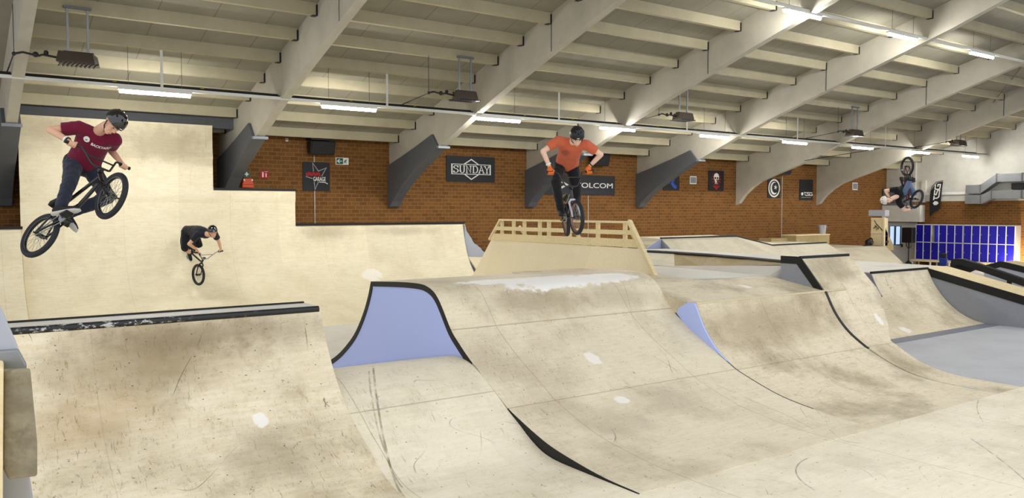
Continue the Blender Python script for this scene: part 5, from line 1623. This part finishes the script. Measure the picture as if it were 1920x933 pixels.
    # ---- trousers
    mb = MB()
    caps(mb, [P - sp * .05 + lat * .06, P - sp * .05 - lat * .06], [.116, .116]); mb.ball(P + sp * .0, .115)
    mb.loft([(P - sp * .07, lat * .13, fr * .11), (P + sp * .0, lat * .160, fr * .112), (P + sp * .05, lat * .15, fr * .10)], 16)
    for s in 'LR':
        Hh, K, A = J['H' + s], J['K' + s], J['A' + s]
        caps(mb, [P, Hh], [.115, .112])
        if short_leg:
            caps(mb, [Hh, Hh + (K - Hh) * .6, K - (K - Hh).normalized() * .02], [.108, .092, .085])
        else:
            caps(mb, [Hh, Hh + (K - Hh) * .5, K], [.108, .090, .076])
            caps(mb, [K, K + (A - K) * .4, A - (A - K).normalized() * .01], [.076, .070, .056])
    wear('shorts' if short_leg else 'trousers', mb, cols['trousers'], voxel, 4, .007, 14.0)
    # ---- shoes
    for s in 'LR':
        A, td, fu = J['A' + s], V(J['T' + s]).normalized(), V(J['fu' + s]).normalized()
        sd = fu.cross(td).normalized()
        b = A - fu * .075
        mb = MB()
        mb.loft([(b - td * .075 + fu * .025, sd * .028, fu * .03), (b - td * .05 + fu * .04, sd * .038, fu * .045), (b + fu * .045, sd * .041, fu * .052), (b + td * .07 + fu * .030, sd * .046, fu * .034), (b + td * .14 + fu * .022, sd * .046, fu * .024), (b + td * .185 + fu * .016, sd * .03, fu * .014)], 14)
        caps(mb, [A, b + fu * .045], [.046, .045])
        sh = wear('shoe', mb, M_SHOE, .008, 2, 0, 1)
        mb = MB()
        mb.loft([(b - td * .088, sd * .02, fu * .006), (b - td * .085, sd * .036, fu * .0135), (b - td * .02, sd * .04, fu * .0135), (b + td * .08, sd * .051, fu * .0135), (b + td * .15, sd * .046, fu * .0135), (b + td * .195, sd * .022, fu * .012)], 16)
        mb.build('sole', cols.get('sole', M_SOLE), sh, smooth=50)
    # ---- helmet
    hm = M_HELM if helmet == 'gloss' else (M_HELMM if helmet == 'matt' else cols['helmet'])
    mb = MB()
    Hc = H + hu * .040 - hf * .010
    n, m = 28, 14
    vs, fs = [], []
    for layer, k in ((0, 1.0), (1, .90)):
        for i in range(m + 1):
            for j in range(n):
                ph = 2 * PI * j / n
                tmax = 1.60 + .42 * max(0, -math.sin(ph)) ** 1.5 + .12 * abs(math.cos(ph)) - .02 * max(0, math.sin(ph))
                th = tmax * i / m + 1e-3
                v = V((.108 * k * math.sin(th) * math.cos(ph), .130 * k * math.sin(th) * math.sin(ph), .122 * k * math.cos(th)))
                vs.append(Hc + Mh @ v)
    N = (m + 1) * n
    for i in range(m):
        for j in range(n):
            j2 = (j + 1) % n
            fs.append((i * n + j, (i + 1) * n + j, (i + 1) * n + j2, i * n + j2)); fs.append((N + i * n + j, N + i * n + j2, N + (i + 1) * n + j2, N + (i + 1) * n + j))
    for j in range(n):
        j2 = (j + 1) % n; fs.append((m * n + j, N + m * n + j, N + m * n + j2, m * n + j2))
    mb.add(vs, fs)
    hel = mb.build('helmet', hm, root, smooth=60)
    mb = MB()
    def on(th, ph): return Hc + Mh @ V((.1085 * math.sin(th) * math.cos(ph), .1305 * math.sin(th) * math.sin(ph), .1225 * math.cos(th)))
    for th, ph in ((.30, 1.2), (.30, 1.95), (.75, 1.0), (.75, 2.14), (.85, 1.57), (.7, -1.2), (.7, -1.95), (.9, .25), (.9, 2.9)):
        c = on(th, ph); nn = (c - Hc).normalized(); e1 = nn.cross(hl if abs(nn.dot(hl)) < .9 else hf).normalized(); e2 = nn.cross(e1)
        mb.ball(c, (.017, .010, .004), Matrix((e1, e2, nn)).transposed(), 10, 6)
    mb.build('vent_openings', M_VENT, hel)
    mb = MB(); c = on(1.42, 1.57); mb.ball(c, (.022, .004, .006), Mh, 8, 6); mb.build('badge', M_WHITE, hel)
    if chin_strap:
        mb = MB()
        for s in (-1, 1): mb.tube([H + hl * (s * .088) + hu * .0, H + hl * (s * .072) - hu * .06 + hf * .02, H - hu * .118 + hf * .04 + hl * (s * .01)], .006, 6)
        mb.build('chin_strap', M_BLKPL, hel)
    if hair:
        mb = MB(); mb.ball(H - hf * .035 - hu * .01, (.082, .082, .10), Mh, 14, 10); mb.build('hair', hair, root, smooth=180)
    # ---- gloves, wrist bands
    if gloves:
        for s in 'LR':
            mb = MB(); g, ax = J['grip' + s]
            a = V(ax).normalized(); p = J['W' + s] - g; p = (p - a * p.dot(a)).normalized(); q = a.cross(p) * (1 if s == 'R' else -1)
            Mx = Matrix((a, q, p)).transposed()
            mb.ball(g + p * .036 + q * .006, (.050, .028, .040), Mx, 14, 9)
            caps(mb, [J['W' + s] + (g - J['W' + s]).normalized() * .01, g + p * .05], [.033, .034], 10)
            for o in (-.033, -.011, .011, .032):
                caps(mb, [g + a * o + (p * math.cos(math.radians(th)) + q * math.sin(math.radians(th))) * .031 for th in (20, 62, 105, 150, 195, 235)], [.0135] * 6, 8)
            caps(mb, [g - a * .036 + p * .030 - q * .014, g - a * .045 + p * .01 - q * .030, g - a * .034 - p * .014 - q * .032], [.015, .0135, .0125], 8)
            wear('glove', mb, gloves, .0055, 2, 0, 1)
    for s, t0, w, mat in bands:
        a, b = J['E' + s], J['W' + s]
        c = a + (b - a) * t0; dd = (b - a).normalized()
        r = .041 + (.026 - .041) * t0 + .006
        mb = MB(); mb.lathe([(r, -w), (r + .004, -w), (r + .004, w), (r, w), (r, -w)], c, dd, 16); mb.build('wrist_band', mat, root, smooth=40)
    # ---- print on the chest
    if shirt_print:
        bv = BVHTree.FromPolygons([v.co.copy() for v in shirt.data.vertices], [tuple(p.vertices) for p in shirt.data.polygons])
        for nm, vs, fs, mat, ori, ex, ey, off in shirt_print(P, sp, fr, lat, L):
            out = []; far = .47
            for a, b in vs:
                o = ori - P + ex * a + ey * b + fr * .6
                hit = bv.ray_cast(o, -fr)
                if hit[0] is not None: far = hit[3]
                q = o - fr * far
                out.append(q + fr * off)
            me = bpy.data.meshes.new(nm); me.from_pydata([tuple(q) for q in out], [], fs)
            place(nm, me, mat, shirt, None, V((0, 0, 0)), org=P)
    return root


def dirv(x, y, z):
    """direction given as right, up, towards the camera"""
    return (RT * x + UP * y - FW * z).normalized()


def joints(bk, P, C, H, hf, hu, front, swid, elb, knee, upper=.29, fore=.26, thigh=.42, shin=.42, sh_ax=None, wrist_off=None, toe=None, foot_up=None, hipw=.09, foot_yaw=0.0, toeL=None, toeR=None, fuL=None, fuR=None):
    J = dict(P=P, C=C, H=H, hf=hf, hu=hu, front=front)
    ax = sh_ax.normalized()
    J['SL'], J['SR'] = C + ax * swid / 2, C - ax * swid / 2
    toe = toe or bk['d']; fu = foot_up or bk['u']
    sp = (C - P).normalized()
    hip_ax = (ax - sp * ax.dot(sp)).normalized()
    for s, sg in (('L', 1), ('R', -1)):
        g, a = bk['grip'][s]
        J['grip' + s] = (g, a)
        w0 = wrist_off[s]
        # fist on the grip: the wrist sits behind and above the bar, in line with the forearm
        e0 = ik(J['S' + s], g, upper, fore + .06, elb[s])
        back = (e0 - g); back = back - a * back.dot(a) * .75
        J['W' + s] = g + (back.normalized() * .085 if w0 is None else V(w0))
        J['E' + s] = ik(J['S' + s], J['W' + s], upper, fore, elb[s])
        J['H' + s] = P + hip_ax * (sg * hipw) - sp * .04
        f_ = (fuL if s == 'L' else fuR) or fu
        td = (toeL if s == 'L' else toeR) or toe
        J['T' + s] = td; J['fu' + s] = V(f_).normalized()
        J['A' + s] = bk['pedal'][s] + J['fu' + s] * .10 - V(td).normalized() * .06
        J['K' + s] = ik(J['H' + s], J['A' + s], thigh, shin, knee[s])
    return J


def px(u, v, z): return at(u, v, z=z)


def local(u, v):
    """directions (right, up, towards the eye) measured square to the sight line through a rider"""
    w = (at(u, v, z=1) - EYE).normalized()
    R = (RT - w * RT.dot(w)).normalized(); U = R.cross(w)
    return lambda x, y, z: (R * x + U * y - w * z).normalized()

# ===== rider in the maroon shirt =====
zr = 8.60
L1 = local(150, 380)
d1 = L1(.708, .427, .564)
rear = px(142.5, 405, 8.42) - d1 * WB / 2
bk = make_bike('black BMX bike of the rider in the maroon shirt, flying at upper left', rear, d1, L1(.049, .757, -.635), -.2, M_FRAMEB, M_FRAMEB, M_FRAMEB, M_FRAMEB, crank_ang=-.6)
P1 = px(157, 304, 8.98); C1 = px(182, 251, 8.80); H1 = px(212, 231, 8.64)
J = joints(bk, P1, C1, H1, L1(.22, -.80, .52), L1(.70, .42, .45), L1(.08, -.12, 1), .36,
           {'R': L1(-1, -.12, 0), 'L': L1(-.2, -.15, -.9)}, {'R': L1(.5, .35, .8), 'L': L1(.6, .1, .0)},
           sh_ax=L1(.93, -.30, -.1), wrist_off={'L': None, 'R': None}, upper=.27, fore=.25, toeR=L1(.93, .15, .35), fuR=L1(.05, .85, -.5), toeL=L1(.55, -.75, .3), fuL=L1(.5, .55, -.6))
MAROON = cloth('cloth_maroon', (112, 24, 52)); NAVY = cloth('cloth_dark_denim', (42, 46, 62))


def backyard(P, sp, fr, lat, L):
    out = []
    ex = (-lat if lat.dot(RT) < 0 else lat) ; ex = (ex * .98 - sp * .10).normalized(); ey = fr.cross(ex); ey = ey if ey.dot(sp) > 0 else -ey
    c = P + sp * (L * .80)
    pts = [(.031 * math.cos(2 * PI * k / 20), .031 * math.sin(2 * PI * k / 20)) for k in range(20)]
    out.append(('round_logo', pts + [(0, 0)], [(k, (k + 1) % 20, 20) for k in range(20)], M_WHITE, c - ex * .085 + ey * .03, ex, ey, .004))
    lg = [(-.012, -.012), (-.004, .004), (.004, -.002), (.014, .014), (.006, -.012)]
    out.append(('logo_figure', lg, [(0, 1, 4), (1, 2, 4), (2, 3, 4)], M_GREYP, c - ex * .085 + ey * .03, ex, ey, .006))
    vs, fs = text_mesh('BACKYARD', .040, bold=.001)
    out.append(('lettering', vs, fs, M_WHITE, c + ex * .075 + ey * .012, ex, ey, .005))
    return out


r1 = make_person('rider in maroon T-shirt and black helmet flying high on a bike at upper left', J, dict(shirt=MAROON, trousers=NAVY), 'gloss', shirt_print=backyard, seed=1.3,
                 bands=(('R', .88, .012, M_WHITE), ('R', .96, .006, M_BLKPL)))

# ===== rider in orange =====
zo = 11.75
rear = px(1061.5, 412, zo + .92); fhub = px(1079.5, 407.5, zo)
bk = make_bike('silver and black BMX bike below the rider in orange, seen from the front', rear + (fhub - rear) * (1 - WB / (fhub - rear).length), fhub - rear, dirv(-.10, 1, .05), .22, M_FRAMEB, M_FRAMEB, M_FRAMEW, flat('rim_pinkish', rgb(150, 110, 100), .4, .4), crank_ang=.15)
P3 = px(1063, 307, zo + .58); C3 = px(1073, 268, zo + .12); H3 = px(1082, 257, zo - .06)
J = joints(bk, P3, C3, H3, dirv(.05, -.70, .72), dirv(.02, .72, .70), dirv(.0, -.35, 1), .42,
           {'R': dirv(-1, .25, .1), 'L': dirv(1, .2, .1)}, {'R': dirv(-.35, .2, 1), 'L': dirv(.05, .2, 1)},
           sh_ax=dirv(1, -.14, 0), wrist_off={'L': V((0, 0, .075)) - RT * -.01 + FW * .03, 'R': V((0, 0, .075)) - RT * .01 + FW * .03}, upper=.265, fore=.25, thigh=.44, shin=.44)
ORANGE = cloth('cloth_rust_orange', (204, 104, 74), wet=((P3 * .35 + C3 * .65 - RT * .08 - FW * .1, (.06, .1, .22), .55),))
BLACKC = cloth('cloth_black', (30, 31, 34))
r3 = make_person('rider in rust orange T-shirt, black helmet and orange gloves jumping over the spine ramp', J, dict(shirt=ORANGE, trousers=BLACKC, sole=M_SHOE), 'matt', gloves=flat('glove_orange', rgb(226, 112, 40), .6), skin=M_SKIN2, seed=4.1,
                 bands=(('R', .80, .012, M_WHITE), ('L', .82, .008, M_BLKPL)))

# ===== rider on the far wall =====
zd = 19.25
L2 = local(360, 480)
dd = L2(.28, -.83, .48)
bk = make_bike('black BMX bike riding down the big plywood wall', px(360.3, 483, zd) - dd * WB / 2, dd, L2(.34, .672, .649), .05, M_FRAMEB, M_CHROME, M_FRAMEB, M_FRAMEB, crank_ang=.35)
P2 = px(357, 434, zd - .45); C2 = px(386, 438, zd - .85); H2 = px(399, 435, zd - 1.0)
J = joints(bk, P2, C2, H2, dirv(.55, -.30, .80), dirv(.10, .88, .45), dirv(.25, -.75, .5), .36,
           {'R': dirv(-.7, -.2, .6), 'L': dirv(.9, -.1, .2)}, {'R': dirv(.1, -.2, 1), 'L': dirv(.6, -.3, .6)},
           sh_ax=dirv(.80, .12, -.5), wrist_off={'L': None, 'R': None}, upper=.28, fore=.26, thigh=.40, shin=.40)
r2 = make_person('rider in black T-shirt and black helmet riding down the big plywood wall', J, dict(shirt=cloth('cloth_black_blue', (34, 36, 46)), trousers=cloth('cloth_black_shorts', (28, 29, 34)), sole=M_SOLE), 'gloss', short_leg=1, seed=7.7, voxel=.012)

# ===== rider upside down =====
zu = 20.9
L4 = local(1705, 345)
dd = L4(.274, -.88, .39)
bk = make_bike('dark red BMX bike turned upside down in mid air near the end wall', px(1710.5, 342.3, zu) - dd * WB / 2, dd, L4(-.52, -.47, -.70), .3, M_FRAMER, M_FRAMER, M_FRAMEB, M_FRAMEB, crank_ang=1.9)
P4 = px(1701, 354, zu + .52); C4 = px(1683, 367, zu + .25); H4 = px(1663, 375, zu + .15)
J = joints(bk, P4, C4, H4, L4(.30, -.40, .85), L4(-.95, -.15, .28), L4(.1, -.35, .9), .34,
           {'R': L4(.2, -.9, .3), 'L': L4(.1, .9, .45)}, {'R': L4(.5, -.8, .3), 'L': L4(-.25, -.9, .5)},
           sh_ax=L4(-.15, .85, .15), wrist_off={'L': None, 'R': None}, upper=.26, fore=.25, thigh=.41, shin=.40, toeL=L4(-.85, .1, .4), toeR=L4(.9, -.1, .3))
r4 = make_person('rider in black T-shirt and blue jeans upside down in mid air near the end wall', J, dict(shirt=cloth('cloth_black_tee', (24, 25, 28)), trousers=cloth('cloth_blue_jeans', (104, 126, 160)), helmet=flat('helmet_white', rgb(226, 222, 214), .35), sole=M_SHOE), 'white', skin=M_SKIN2, seed=9.2, voxel=.012)
# ------------------------------------------------------------------ light
w = bpy.data.worlds.new('world'); scene.world = w
w.use_nodes = True
bg = w.node_tree.nodes['Background']
bg.inputs[0].default_value = (0.97, 0.98, 1.0, 1)
bg.inputs[1].default_value = 0.66
# lamp on the floor by the right hand end of the lockers
lp = bpy.data.lights.new('uplight_bulb', 'POINT'); lp.energy = 140; lp.color = (1.0, .80, .52); lp.shadow_soft_size = .12
t = thing('uplight', (37.6, 15.9, 0), 'small lamp on the floor lighting the brick wall right of the lockers', 'lamp')
mb = MB(); mb.lathe([(0, .02), (.10, .02), (.12, .12), (.11, .12), (.09, .05), (0, .05)], (37.6, 15.9, 0), n=20); mb.build('housing', M_BLKPL, t)
lo = bpy.data.objects.new('uplight_bulb', lp); COL.objects.link(lo); lo.parent = t; lo.location = (0, 0, .3)
scene.view_settings.view_transform = 'Standard'
scene.view_settings.look = 'None'
scene.view_settings.exposure = 1.0
scene.view_settings.gamma = 1.0
scene.view_settings.use_curve_mapping = False
scene.cycles.use_denoising = True
